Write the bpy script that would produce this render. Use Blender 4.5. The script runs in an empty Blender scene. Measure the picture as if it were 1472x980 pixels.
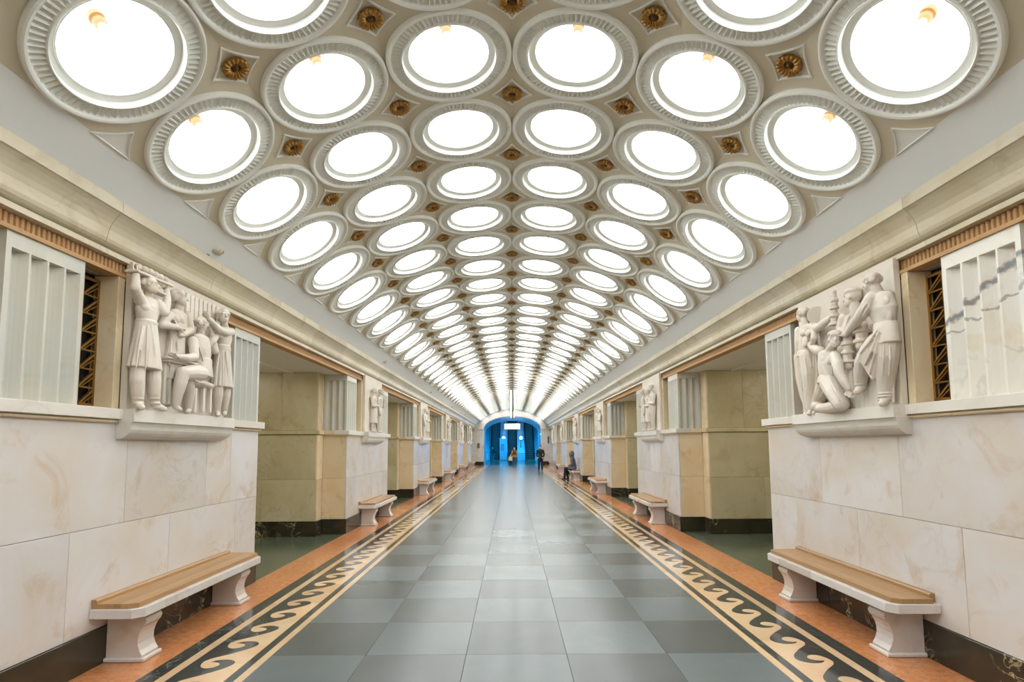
import bpy, bmesh, math, random
import numpy as np
from mathutils import Vector, Matrix
random.seed(7)
PI = math.pi
sc = bpy.context.scene
COL = sc.collection

# ---------------------------------------------------------------- camera
H_EYE = 1.8
FPX, PITCH, YAW, ROLL, V0, CX = 778.8, 0.0833, 0.0012, -0.0061, 575.36, -0.0243
def _axes():
    cp, sp = math.cos(PITCH), math.sin(PITCH)
    F = Vector((math.sin(YAW)*cp, math.cos(YAW)*cp, sp)); R = Vector((math.cos(YAW), -math.sin(YAW), 0)); U = R.cross(F)
    c, s = math.cos(ROLL), math.sin(ROLL)
    return F, R*c + U*s, U*c - R*s
CF, CR, CU = _axes()
EYE = Vector((CX, 0, H_EYE))
cam_d = bpy.data.cameras.new('camera'); cam = bpy.data.objects.new('camera', cam_d); COL.objects.link(cam)
cam_d.sensor_width = 36; cam_d.lens = FPX/1472*36; cam_d.shift_y = (V0-490)/1472
cam_d.clip_start = 0.05; cam_d.clip_end = 300
M = Matrix.Identity(4)
for i in range(3):
    M[i][0] = CR[i]; M[i][1] = CU[i]; M[i][2] = -CF[i]; M[i][3] = EYE[i]
cam.matrix_world = M
sc.camera = cam
def pix_on_x(u, v, x):
    """point of the vertical plane X = x seen at photo pixel (u, v)"""
    d = CF + CR*((u-736)/FPX) - CU*((v-V0)/FPX)
    return EYE + d*((x-CX)/d.x)

# ---------------------------------------------------------------- world, exposure
w = bpy.data.worlds.new('world'); sc.world = w; w.use_nodes = True
w.node_tree.nodes['Background'].inputs[0].default_value = (0.02, 0.02, 0.022, 1)
w.node_tree.nodes['Background'].inputs[1].default_value = 0.2
sc.view_settings.view_transform = 'Standard'; sc.view_settings.look = 'None'
sc.view_settings.exposure = 0.45; sc.view_settings.gamma = 1.0; sc.view_settings.use_curve_mapping = False
sc.cycles.use_denoising = True
sc.cycles.max_bounces = 10; sc.cycles.diffuse_bounces = 6; sc.cycles.glossy_bounces = 4
sc.cycles.sample_clamp_indirect = 8
DOME_LIGHT = 3.4

# ---------------------------------------------------------------- materials
def lin(r, g, b):
    f = lambda c: c/255/12.92 if c/255 <= .04045 else ((c/255+.055)/1.055)**2.4
    return (f(r), f(g), f(b), 1)
MATS = {}
def new_mat(name):
    m = bpy.data.materials.new(name); m.use_nodes = True
    nt = m.node_tree; b = nt.nodes['Principled BSDF']
    MATS[name] = m
    return m, nt, b
def plain(name, col, rough=.5, metal=0, spec=.5, bump=0, bscale=60, var=0):
    m, nt, b = new_mat(name)
    b.inputs['Base Color'].default_value = col; b.inputs['Roughness'].default_value = rough
    b.inputs['Metallic'].default_value = metal; b.inputs['Specular IOR Level'].default_value = spec
    if bump or var:
        g = nt.nodes.new('ShaderNodeNewGeometry'); n = nt.nodes.new('ShaderNodeTexNoise'); n.inputs['Scale'].default_value = bscale
        n.inputs['Detail'].default_value = 4
        nt.links.new(g.outputs['Position'], n.inputs['Vector'])
        if bump:
            bp = nt.nodes.new('ShaderNodeBump'); bp.inputs['Strength'].default_value = bump; bp.inputs['Distance'].default_value = .01
            nt.links.new(n.outputs['Fac'], bp.inputs['Height']); nt.links.new(bp.outputs['Normal'], b.inputs['Normal'])
        if var:
            mx = nt.nodes.new('ShaderNodeMix'); mx.data_type = 'RGBA'
            mx.inputs[6].default_value = tuple(c*(1-var) for c in col[:3])+(1,); mx.inputs[7].default_value = tuple(min(1, c*(1+var)) for c in col[:3])+(1,)
            nt.links.new(n.outputs['Fac'], mx.inputs[0]); nt.links.new(mx.outputs[2], b.inputs['Base Color'])
    return m
def glow(name, col, strength):
    m, nt, b = new_mat(name)
    b.inputs['Base Color'].default_value = (.8, .8, .8, 1)
    b.inputs['Emission Color'].default_value = col; b.inputs['Emission Strength'].default_value = strength
    return m
def marble(name, c0, c1, stain, stain_amt, vein, vein_amt, rough=.3, scale=1.0, rnd=.5, vscale=1.6, vthick=.035, dark=.88, rvar=.22, band=None):
    """stone: two cloudy tones, blotchy stains, thin wandering veins; every slab cut from another place of the block"""
    m, nt, b = new_mat(name); N = nt.nodes.new; L = nt.links.new
    g = N('ShaderNodeNewGeometry'); oi = N('ShaderNodeObjectInfo')
    mul = N('ShaderNodeMath'); mul.operation = 'MULTIPLY'; mul.inputs[1].default_value = 37.0*rnd*2; L(oi.outputs['Random'], mul.inputs[0])
    cb = N('ShaderNodeCombineXYZ')
    for i in range(3): L(mul.outputs[0], cb.inputs[i])
    ad = N('ShaderNodeVectorMath'); ad.operation = 'ADD'; L(g.outputs['Position'], ad.inputs[0]); L(cb.outputs[0], ad.inputs[1])
    def noise(s, det, dist=0, rgh=.55):
        n = N('ShaderNodeTexNoise'); n.inputs['Scale'].default_value = s*scale; n.inputs['Detail'].default_value = det
        n.inputs['Distortion'].default_value = dist; n.inputs['Roughness'].default_value = rgh; L(ad.outputs[0], n.inputs['Vector']); return n.outputs['Fac']
    def ramp(src, a, bb):
        r = N('ShaderNodeMapRange'); r.inputs[1].default_value = a; r.inputs[2].default_value = bb; L(src, r.inputs[0]); return r.outputs[0]
    def mix(f, a, bb):
        x = N('ShaderNodeMix'); x.data_type = 'RGBA'; L(f, x.inputs[0])
        for s, k in ((a, 6), (bb, 7)):
            if isinstance(s, tuple): x.inputs[k].default_value = s
            else: L(s, x.inputs[k])
        return x.outputs[2]
    def times(a, k):
        x = N('ShaderNodeMath'); x.operation = 'MULTIPLY'; L(a, x.inputs[0])
        if isinstance(k, (int, float)): x.inputs[1].default_value = k
        else: L(k, x.inputs[1])
        return x.outputs[0]
    col = mix(ramp(noise(1.3, 5, .6), .35, .68), c0, c1)
    col = mix(times(ramp(noise(2.1, 6, .8, .62), .56, .74), stain_amt), col, stain)
    vn = noise(vscale, 4, 1.5)
    sb = N('ShaderNodeMath'); sb.operation = 'SUBTRACT'; sb.inputs[1].default_value = .5; L(vn, sb.inputs[0])
    ab = N('ShaderNodeMath'); ab.operation = 'ABSOLUTE'; L(sb.outputs[0], ab.inputs[0])
    vf = times(ramp(ab.outputs[0], vthick, 0), vein_amt)
    vf = times(vf, ramp(noise(.9, 2), .48, .62))
    col = mix(vf, col, vein)
    if band:      # bold veins crossing the block along straight, wavering lines: (slope, z at Y=0, half width, amount)
        sep = N('ShaderNodeSeparateXYZ'); L(g.outputs['Position'], sep.inputs[0]); wob = noise(5, 5, 0, .6)
        def op(kind, a, b_):
            x = N('ShaderNodeMath'); x.operation = kind
            for q, k in ((a, 0), (b_, 1)):
                if isinstance(q, (int, float)): x.inputs[k].default_value = q
                elif q is not None: L(q, x.inputs[k])
            return x.outputs[0]
        for sl, z0, hw, amt in band:
            dist = op('ABSOLUTE', op('ADD', op('SUBTRACT', op('SUBTRACT', sep.outputs[2], op('MULTIPLY', sep.outputs[1], sl)), z0), op('MULTIPLY', op('SUBTRACT', wob, .5), .22)), None)
            col = mix(times(ramp(dist, hw, hw*.3), amt), col, vein)
    sp = times(ramp(noise(9, 6, 0, .7), .66, .74), .5*stain_amt)
    col = mix(sp, col, stain)
    hv = N('ShaderNodeHueSaturation'); vr = N('ShaderNodeMapRange'); vr.inputs[3].default_value = dark; vr.inputs[4].default_value = 1.04; L(oi.outputs['Random'], vr.inputs[0])
    L(vr.outputs[0], hv.inputs['Value']); L(col, hv.inputs['Color'])
    L(hv.outputs[0], b.inputs['Base Color'])
    rr = N('ShaderNodeMapRange'); rr.inputs[3].default_value = rough*(1-rvar); rr.inputs[4].default_value = rough*(1+rvar); L(noise(4, 3), rr.inputs[0]); L(rr.outputs[0], b.inputs['Roughness'])
    return m
marble('marble', lin(207,197,184), lin(213,211,211), lin(186,150,104), .6, lin(150,135,110), .15, .24)
marble('marble_warm', lin(218,195,154), lin(226,211,180), lin(180,138,84), .65, lin(140,115,80), .2, .3)
marble('marble_shade_tint', lin(186,174,136), lin(202,193,160), lin(160,134,84), .55, lin(120,112,86), .25, .3)  # passage marble with the dim olive shade put into its colour
marble('marble_white', lin(212,206,194), lin(220,216,209), lin(190,162,124), .35, lin(170,160,145), .2, .4)
marble('marble_carved', lin(210,200,184), lin(216,209,198), lin(186,160,126), .35, lin(190,178,160), .1, .5, rnd=.1)
marble('marble_flute', lin(202,199,184), lin(192,194,188), lin(192,166,126), .4, lin(180,172,150), .15, .4)
marble('marble_veined', lin(224,220,208), lin(208,208,204), lin(206,184,142), .6, lin(92,94,102), .3, .3, rnd=0, vscale=.75, vthick=.022, dark=1.0, band=[(-.493,4.914,.032,.78), (-.318,4.06,.013,.6)])
marble('marble_cove', lin(204,192,160), lin(212,203,180), lin(164,140,98), .6, lin(140,130,108), .15, .3, rnd=.05)
marble('plinth_black', lin(44,42,34), lin(62,56,42), lin(84,66,40), .5, lin(196,182,140), .9, .14, vscale=2.4, vthick=.016, dark=.8)
marble('granite_orange', lin(194,124,74), lin(208,144,96), lin(146,82,46), .9, lin(222,184,150), .6, .16, scale=13, rnd=.0, vscale=3)
marble('border_green', lin(44,54,54), lin(58,66,64), lin(70,58,50), .5, lin(176,176,158), .6, .1, vscale=3, vthick=.01, rnd=.02)
marble('border_cream', lin(205,172,134), lin(214,188,152), lin(196,146,102), .5, lin(210,170,120), .3, .16, rnd=.05)
marble('floor_green', lin(80,87,70), lin(94,101,84), lin(72,74,56), .4, lin(110,116,110), .3, .18, rnd=.1)
marble('tile_dark', lin(82,88,87), lin(88,94,93), lin(80,84,80), .2, lin(100,104,100), .1, .25, scale=.7, dark=.86, rvar=.04)
marble('tile_light', lin(98,107,108), lin(105,114,115), lin(96,103,102), .2, lin(125,131,128), .1, .25, scale=.7, dark=.84, rvar=.04)
for _n in ('tile_dark', 'tile_light'): MATS[_n].node_tree.nodes['Principled BSDF'].inputs['Specular IOR Level'].default_value = .36
plain('plaster', lin(228,231,230), .6, bump=.03, bscale=40)
plain('plaster_ring', lin(232,234,228), .55, bump=.03, bscale=60)
plain('plaster_field', lin(208,200,178), .65)
plain('passage_ceiling', lin(230,228,220), .7)
plain('bronze', lin(160,120,62), .36, metal=.85, bump=.25, bscale=90, var=.25)
plain('bronze_dark', lin(96,72,42), .45, metal=.7)
plain('brass', lin(176,136,74), .35, metal=.9)
plain('socket', lin(128,92,50), .5)
plain('terracotta', lin(180,140,92), .55, bump=.15, bscale=50, var=.12)
plain('black', lin(14,14,14), .5)
plain('groove', lin(84,72,54), .8)
plain('gray_metal', lin(120,122,120), .4, metal=.6)
plain('camera_gray', lin(196,190,172), .4)
glow('dome_glow', (.98, 1.0, 1.0, 1), DOME_LIGHT)
glow('bulb_glow', (1.0, .96, .92, 1), DOME_LIGHT*1.2)
glow('panel_glow', (1.0, .98, .94, 1), 3)
glow('globe_glow', (.6, .85, 1, 1), 5)
def wood():
    m, nt, b = new_mat('wood'); N = nt.nodes.new; L = nt.links.new
    g = N('ShaderNodeNewGeometry'); oi = N('ShaderNodeObjectInfo'); mp = N('ShaderNodeVectorMath'); mp.operation = 'MULTIPLY'; mp.inputs[1].default_value = (60, 3, 60)
    L(g.outputs['Position'], mp.inputs[0])
    n = N('ShaderNodeTexNoise'); n.inputs['Scale'].default_value = 1; n.inputs['Detail'].default_value = 5; L(mp.outputs[0], n.inputs['Vector'])
    x = N('ShaderNodeMix'); x.data_type = 'RGBA'; x.inputs[6].default_value = lin(144,108,68); x.inputs[7].default_value = lin(182,146,102); L(n.outputs['Fac'], x.inputs[0])
    hv = N('ShaderNodeHueSaturation'); vr = N('ShaderNodeMapRange'); vr.inputs[3].default_value = .86; vr.inputs[4].default_value = 1.12; L(oi.outputs['Random'], vr.inputs[0])
    L(vr.outputs[0], hv.inputs['Value']); L(x.outputs[2], hv.inputs['Color']); L(hv.outputs[0], b.inputs['Base Color']); b.inputs['Roughness'].default_value = .42
wood()
for nm, c, r in (('skin', (205,160,132), .5), ('cloth_black', (26,28,28), .8), ('cloth_green', (78,110,58), .8), ('cloth_grey', (92,90,100), .8), ('cloth_navy', (20,22,30), .8),
                 ('cloth_tan', (196,146,84), .8), ('cloth_cream', (214,196,160), .8), ('cloth_jeans', (50,84,110), .8), ('hair_dark', (34,26,22), .6), ('hair_light', (196,170,140), .6),
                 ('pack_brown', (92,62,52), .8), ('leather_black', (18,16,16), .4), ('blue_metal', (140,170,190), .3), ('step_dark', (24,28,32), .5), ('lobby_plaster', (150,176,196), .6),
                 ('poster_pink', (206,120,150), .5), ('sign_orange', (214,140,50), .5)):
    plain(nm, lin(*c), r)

# ---------------------------------------------------------------- object helpers
def link(o):
    COL.objects.link(o); return o
def tag(o, label=None, cat=None, group=None, kind=None):
    if label: o['label'] = label
    if cat: o['category'] = cat
    if group: o['group'] = group
    if kind: o['kind'] = kind
    return o
def thing(name, label, cat, loc=(0,0,0), rz=0, group=None, kind=None):
    o = link(bpy.data.objects.new(name, None)); o.location = loc; o.rotation_euler = (0,0,rz); o.empty_display_size = .1
    return tag(o, label, cat, group, kind)
def mesh_obj(name, me, parent=None, loc=(0,0,0), rot=None):
    o = link(bpy.data.objects.new(name, me)); o.location = loc
    if rot is not None: o.rotation_euler = rot
    if parent is not None: o.parent = parent
    return o
def from_bm(bm, mat, smooth=False, name='mesh'):
    me = bpy.data.meshes.new(name); bm.normal_update(); bm.to_mesh(me); bm.free()
    me.materials.append(MATS[mat])
    if smooth: me.shade_smooth()
    return me
def from_data(v, f, mat, smooth=False, name='mesh', sharp=0):
    me = bpy.data.meshes.new(name); me.from_pydata([tuple(p) for p in v], [], f); me.update()
    me.materials.append(MATS[mat])
    if smooth:
        me.shade_smooth()
        if sharp: me.set_sharp_from_angle(angle=sharp)
    return me
BOXES = {}
def box_mesh(dx, dy, dz, mat, bevel=.004):
    key = (round(dx,3), round(dy,3), round(dz,3), mat, bevel)
    if key not in BOXES:
        bm = bmesh.new(); bmesh.ops.create_cube(bm, size=1, matrix=Matrix.Diagonal((dx, dy, dz, 1)))
        if bevel: bmesh.ops.bevel(bm, geom=bm.edges[:], offset=bevel, segments=1, affect='EDGES', profile=.5)
        BOXES[key] = from_bm(bm, mat)
    return BOXES[key]
def box(name, x0, x1, y0, y1, z0, z1, mat, parent=None, bevel=.004):
    """box given by its corners in the parent's space"""
    return mesh_obj(name, box_mesh(x1-x0, y1-y0, z1-z0, mat, bevel), parent, ((x0+x1)/2, (y0+y1)/2, (z0+z1)/2))
def prism(poly, z0, z1, mat, axis='z', smooth=False):
    """closed prism over a 2D polygon; axis z: (x,y), axis y: (x,z)"""
    n = len(poly)
    P = (lambda p, t: (p[0], p[1], t)) if axis == 'z' else (lambda p, t: (p[0], t, p[1]))
    v = [P(p, z0) for p in poly] + [P(p, z1) for p in poly]
    f = [tuple(range(n-1, -1, -1)), tuple(range(n, 2*n))] + [(i, (i+1) % n, n+(i+1) % n, n+i) for i in range(n)]
    me = from_data(v, f, mat, smooth)
    bm = bmesh.new(); bm.from_mesh(me); bmesh.ops.recalc_face_normals(bm, faces=bm.faces); bm.to_mesh(me); bm.free()
    return me
def sweep_y(profile, y0, y1, mat, ny=1, smooth=False):
    """open profile (x,z) swept along Y"""
    v = []; f = []; n = len(profile)
    for j in range(ny+1):
        y = y0+(y1-y0)*j/ny
        v += [(p[0], y, p[1]) for p in profile]
    for j in range(ny):
        for i in range(n-1):
            a = j*n+i; f.append((a, a+1, a+n+1, a+n))
    return from_data(v, f, mat, smooth)
def lathe(profile, n, mat, smooth=True, mod=None):
    """profile (r,z) around Z"""
    v = []; f = []; m = len(profile)
    for j in range(n):
        a = 2*PI*j/n
        for i, (r, z) in enumerate(profile):
            if mod: r, z = mod(i, a, r, z)
            v.append((r*math.cos(a), r*math.sin(a), z))
    for j in range(n):
        k = (j+1) % n
        for i in range(m-1):
            f.append((j*m+i, k*m+i, k*m+i+1, j*m+i+1))
    return from_data(v, f, mat, smooth, sharp=math.radians(38))
def tube_bm(bm, a, b, ra, rb=None, n=10):
    a, b = Vector(a), Vector(b); rb = ra if rb is None else rb
    d = b-a
    q = Vector((0,0,1)).rotation_difference(d).to_matrix().to_4x4()
    bmesh.ops.create_cone(bm, cap_ends=True, segments=n, radius1=ra, radius2=rb, depth=max(d.length, 1e-5), matrix=Matrix.Translation((a+b)/2) @ q)

# clay: primitives fused into one smooth surface
def cap(a, b, ra, rb): return ('cap', Vector(a), Vector(b), ra, rb)
def ell(c, r, rot=None): return ('ell', Vector(c), r, rot)
def blk(c, h, rot=None): return ('blk', Vector(c), h, rot)
def cone(c0, c1, r0, r1, flutes=0, amp=0, ph=0): return ('skirt', Vector(c0), Vector(c1), r0, r1, flutes, amp, ph)
def add_prim(bm, p, grow=0):
    if p[0] == 'cap':
        _, a, b, ra, rb = p
        tube_bm(bm, a, b, ra+grow, rb+grow, 12)
        for c, r in ((a, ra), (b, rb)):
            bmesh.ops.create_icosphere(bm, subdivisions=2, radius=r+grow, matrix=Matrix.Translation(c))
    elif p[0] == 'ell':
        _, c, r, rot = p
        m = Matrix.Translation(c) @ (rot.to_4x4() if rot is not None else Matrix.Identity(4)) @ Matrix.Diagonal((r[0]+grow, r[1]+grow, r[2]+grow, 1))
        bmesh.ops.create_icosphere(bm, subdivisions=3, radius=1, matrix=m)
    elif p[0] == 'blk':
        _, c, h, rot = p
        m = Matrix.Translation(c) @ (rot.to_4x4() if rot is not None else Matrix.Identity(4)) @ Matrix.Diagonal((2*h[0], 2*h[1], 2*h[2], 1))
        bmesh.ops.create_cube(bm, size=1, matrix=m)
    else:
        _, c0, c1, r0, r1, fl, amp, ph = p
        n = 48; rows = 8; vs = []
        for j in range(rows+1):
            t = j/rows; c = c0.lerp(c1, t); ring = []
            for i in range(n):
                a = 2*PI*i/n; k = 1+amp*t*math.cos(fl*a+ph)
                ring.append(bm.verts.new((c.x+(r0[0]+(r1[0]-r0[0])*t+grow)*k*math.cos(a), c.y+(r0[1]+(r1[1]-r0[1])*t+grow)*k*math.sin(a), c.z)))
            vs.append(ring)
        for j in range(rows):
            for i in range(n):
                bm.faces.new((vs[j][i], vs[j][(i+1) % n], vs[j+1][(i+1) % n], vs[j+1][i]))
        bm.faces.new(vs[0][::-1]); bm.faces.new(vs[-1])
def clay(prims, mat, voxel=.008, smooth=3, origin=(0,0,0), grow=0, cut=None):
    bm = bmesh.new()
    for p in prims: add_prim(bm, p, grow)
    bmesh.ops.recalc_face_normals(bm, faces=bm.faces)
    me = bpy.data.meshes.new('clay'); bm.to_mesh(me); bm.free()
    o = link(bpy.data.objects.new('clay_temp', me))
    r = o.modifiers.new('r', 'REMESH'); r.mode = 'VOXEL'; r.voxel_size = voxel
    s = o.modifiers.new('s', 'SMOOTH'); s.factor = .5; s.iterations = smooth
    dg = bpy.context.evaluated_depsgraph_get()
    m2 = bpy.data.meshes.new_from_object(o.evaluated_get(dg))
    bpy.data.objects.remove(o); bpy.data.meshes.remove(me)
    m2.transform(Matrix.Translation(-Vector(origin)))
    m2.materials.clear(); m2.materials.append(MATS[mat]); m2.shade_smooth()
    return m2
def head(c, f, s=1.0, hair=0, capp=False, up=0):
    """head with face: c centre, f facing (x,y), s scale (1 = 0.16 m tall); hair 0 short, 1 full"""
    fx = Vector((f[0], f[1], up)).normalized(); sx = Vector((0,0,1)).cross(fx).normalized(); ux = fx.cross(sx)
    R = Matrix((fx, sx, ux)).transposed()
    P = lambda a, b, d: Vector(c)+(fx*a+sx*b+ux*d)*s
    out = [ell(P(-.008,0,.014), (.064*s,.054*s,.066*s), R), ell(P(.018,0,-.03), (.046*s,.042*s,.05*s), R),
           ell(P(.038,0,-.062), (.02*s,.022*s,.016*s), R),
           cap(P(.062,0,.006), P(.076,0,-.018), .008*s, .012*s), ell(P(.056,0,-.042), (.012*s,.02*s,.006*s), R), ell(P(.055,0,-.052), (.011*s,.017*s,.006*s), R),
           ell(P(.05,.022,.016), (.012*s,.02*s,.007*s), R), ell(P(.05,-.022,.016), (.012*s,.02*s,.007*s), R),
           ell(P(.05,.022,-.004), (.01*s,.01*s,.006*s), R), ell(P(.05,-.022,-.004), (.01*s,.01*s,.006*s), R),
           ell(P(-.004,.055,-.008), (.012*s,.008*s,.02*s), R), ell(P(-.004,-.055,-.008), (.012*s,.008*s,.02*s), R)]
    if capp:
        out += [ell(P(-.006,0,.05), (.07*s,.062*s,.036*s), R), cap(P(.05,-.02,.036), P(.05,.02,.036), .02*s, .02*s)]
    else:
        k = 5 if not hair else 9
        for i in range(k):
            t = -1+2*i/(k-1)
            out.append(ell(P(.012-.01*abs(t), .048*t, .052-.03*t*t), (.03*s,.018*s,.026*s), R))
            out.append(ell(P(-.045, .042*t, .03-.02*t*t), (.03*s,.018*s,.034*s), R))
        if hair: out += [ell(P(-.05,0,-.02), (.034*s,.052*s,.045*s), R), ell(P(-.03,.048,-.015), (.03*s,.018*s,.04*s), R), ell(P(-.03,-.048,-.015), (.03*s,.018*s,.04*s), R)]
    return out
def hand(c, d, s=1.0, curl=.4, side=None):
    """palm, four unequal bent fingers and a thumb leaving the side of the palm; d = direction of the fingers"""
    d = Vector(d).normalized(); sd = Vector(side) if side is not None else Vector((0,0,1)).cross(d)
    if sd.length < .1: sd = Vector((0,1,0))
    sd.normalize(); nn = d.cross(sd)
    c = Vector(c); out = [cap(c-d*.01*s, c+d*.022*s, .02*s, .024*s), cap(c-sd*.012*s, c+d*.02*s+sd*.014*s, .018*s, .016*s)]
    for i, l in enumerate((.04, .048, .045, .034)):
        b = c+d*.03*s+sd*(-.021+.014*i)*s
        m = b+d*l*.5*s+nn*curl*.012*s; e = m+(d*(1-curl)+nn*curl).normalized()*l*.5*s
        out += [cap(b, m, .0075*s, .007*s), cap(m, e, .007*s, .006*s)]
    b = c-d*.004*s-sd*.02*s
    out += [cap(b, b-sd*.02*s+d*.022*s, .009*s, .007*s), cap(b-sd*.02*s+d*.022*s, b-sd*.018*s+d*.042*s+nn*.01*s, .007*s, .006*s)]
    return out
def chain(pts, rs): return [cap(pts[i], pts[i+1], rs[i], rs[i+1]) for i in range(len(pts)-1)]

# ================================================================ the hall's measures
W = 3.49                    # wall plane of the piers
DP = 1.11427                # pitch of the ceiling lights
RV, ZC = 4.542, 5.2697      # vault radius, crown height
TH = 2*math.asin(DP/2/RV)
ROW0 = 5.062
Y_BACK, Y_END = ROW0-8*DP, ROW0+41*DP
PIER_Y0, PIER_Y1, PERIOD = 3.64, 7.43, 7*DP
PIER_C = (PIER_Y0+PIER_Y1)/2; HL = (PIER_Y1-PIER_Y0)/2
N_PIER = 6
Z_SILL, Z_TOP = 2.14, 3.33
ORD = ['first', 'second', 'third', 'fourth', 'fifth', 'sixth', 'seventh', 'eighth', 'ninth', 'tenth', 'eleventh', 'twelfth']
PIERS = ['the nearest', 'the second', 'the third', 'the fourth', 'the fifth', 'the sixth']
CLOSE = ['nearest', 'second nearest', 'third', 'fourth', 'fifth', 'farthest']

# ---------------------------------------------------------------- ceiling: vault of six flat strips with round openings
def arc_pt(a, r=RV): return (r*math.sin(a), ZC-RV+r*math.cos(a))
def build_ceiling():
    v = []; f = []
    n = 32; rh = .455*DP; hd = DP/2
    cell = []
    for i in range(n):
        a = 2*PI*(i+.5)/n; c, s = math.cos(a), math.sin(a); k = hd/max(abs(c), abs(s))
        cell.append(((rh*c, rh*s), (k*c, k*s)))
    corner = {3: (hd, hd), 11: (-hd, hd), 19: (-hd, -hd), 27: (hd, -hd)}
    for j in range(6):
        a0 = (j-3)*TH; p0 = arc_pt(a0); p1 = arc_pt(a0+TH)
        ux, uz = (p1[0]-p0[0])/DP, (p1[1]-p0[1])/DP
        cx, cz = (p0[0]+p1[0])/2, (p0[1]+p1[1])/2
        for r in range(-8, 41):
            yc = ROW0+DP*(r+.5); b = len(v)
            P = lambda q: (cx+ux*q[0], yc+q[1], cz+uz*q[0])
            for inn, out in cell: v += [P(inn), P(out)]
            for i in range(n):
                k = (i+1) % n
                if i in corner:
                    v.append(P(corner[i])); f.append((b+2*i, b+2*k, b+2*k+1, len(v)-1, b+2*i+1))
                else:
                    f.append((b+2*i, b+2*k, b+2*k+1, b+2*i+1))
    return tag(mesh_obj('ceiling', from_data(v, f, 'plaster_field')), 'barrel vaulted plaster ceiling with six rows of round lights', 'ceiling', kind='structure')
ceiling = build_ceiling()
def vault_edge():
    # plain curved strip between the lights and the cornice, both sides
    for s, nm in ((-1, 'left'), (1, 'right')):
        pr = []
        for i in range(5):
            a = 3*TH+(math.radians(46.6)-3*TH)*i/4; x, z = arc_pt(a); pr.append((s*x, z))
        pr += [(s*3.5, pr[-1][1]-.1)]
        if s > 0: pr = pr[::-1]
        mesh_obj('vault_haunch', sweep_y(pr, Y_BACK, Y_END, 'plaster'), ceiling)
vault_edge()
def ring_mesh():
    D = DP
    prof = [(.497,0), (.498,.02), (.492,.034), (.480,.040), (.468,.036), (.463,.026), (.459,.024),
            (.456,.024), (.450,.024), (.442,.025), (.425,.026), (.400,.028), (.388,.028), (.382,.028), (.379,.030),
            (.374,.034), (.369,.033), (.366,.026), (.365,-.022), (.360,-.026), (.325,-.028), (.322,-.022), (.315,-.022), (.313,-.04)]
    env = {7:.5, 8:.85, 9:1, 10:1, 11:1, 12:1, 13:.8}
    NF = 72
    def mod(i, a, r, z):
        if i in env:
            t = (a*NF/(2*PI)) % 1
            z -= .026*env[i]*max(0, math.sin(PI*t))**.6 if t > 0 else 0
        return r*D, z
    return lathe(prof, NF*4, 'plaster_ring', True, mod)
def half_ring(profile, n, mat): return lathe(profile, n, mat)
RING = ring_mesh()
DOME = lathe([(.314*DP*math.cos(t), -.036-.29*math.sin(t)) for t in [PI/2*i/8 for i in range(8)]+[PI/2*.997]], 32, 'dome_glow')
SOCKET = lathe([(.0, -.235), (.034, -.235), (.042, -.245), (.045, -.262), (.038, -.268), (.038, -.285), (.052, -.292), (.056, -.31), (.05, -.34)], 16, 'socket')
BULB = lathe([(.0, -.155), (.022, -.16), (.036, -.175), (.04, -.195), (.032, -.218), (.022, -.236)], 12, 'bulb_glow')
COLUMNS = ['outermost left column', 'second column from the left wall', 'column just left of the ridge', 'column just right of the ridge', 'second column from the right wall', 'outermost right column']
def light_label(j, r):
    n = r+2      # r = -2 is the first row in view
    if n < 0: return 'round dome light in the %s, behind the camera' % COLUMNS[j]
    if n < 12: return 'round dome light in the %s, %s row from camera' % (COLUMNS[j], ORD[n])
    y = ROW0+DP*(r+.5); k = min(5, max(0, round((y-PIER_C)/PERIOD)))
    return 'small distant dome light in the %s, by %s pier' % (COLUMNS[j], PIERS[k])
def build_lights():
    for r in range(-8, 41):
        for j in range(6):
            a = (j-2.5)*TH; x, z = arc_pt(a, RV*math.cos(TH/2))
            t = thing('ceiling_light', light_label(j, r), 'ceiling light', (x, ROW0+DP*(r+.5), z), 0, 'round dome lights of the vault')
            t.rotation_euler = (0, PI+a, 0)
            mesh_obj('fluted_ring', RING, t); mesh_obj('dome', DOME, t)
            if r < 12:
                mesh_obj('lamp_socket', SOCKET, t); mesh_obj('bulb', BULB, t)
build_lights()
# rosettes in the curved squares between four rings
def frame_curve(half=False):
    q = .17*DP; rad = math.hypot(DP/2-q, DP/2); pts = []
    for sx, sy in ((1,1), (-1,1), (-1,-1), (1,-1)):
        cx, cy = sx*DP/2, sy*DP/2
        e0, e1 = ((q,0), (0,q)) if sx*sy > 0 else ((0,q), (q,0))
        e0 = (e0[0]*sx, e0[1]*sy); e1 = (e1[0]*sx, e1[1]*sy)
        a0 = math.atan2(e0[1]-cy, e0[0]-cx); a1 = math.atan2(e1[1]-cy, e1[0]-cx)
        d = (a1-a0+PI) % (2*PI)-PI
        for i in range(6):
            a = a0+d*i/6; pts.append((cx+rad*math.cos(a), cy+rad*math.sin(a)))
    if half:   # the inward half, closed by a straight base
        pts = [p for p in pts if p[0] <= 1e-6]+[]
        base = [(0, -q+2*q*i/6) for i in range(1, 6)]
        pts = pts+base
    return pts
def frame_mesh(half=False, mat='plaster_ring'):
    pts = frame_curve(half); n = len(pts); v = []; f = []
    cx = sum(p[0] for p in pts)/n; cy = sum(p[1] for p in pts)/n
    for k, h in ((1.07, 0), (1.05, .014), (.97, .014), (.93, .001)):
        for p in pts:
            x, y = cx+(p[0]-cx)*k, cy+(p[1]-cy)*k
            v.append((x, y, h+abs(x)*math.tan(TH/2)))
    for r in range(3):
        for i in range(n):
            f.append((r*n+i, r*n+(i+1) % n, (r+1)*n+(i+1) % n, (r+1)*n+i))
    f.append(tuple(3*n+i for i in range(n)))
    if not half: f.pop()
    return from_data(v, f, mat)
FRAME = frame_mesh(); FRAME3 = frame_mesh(True)
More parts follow.
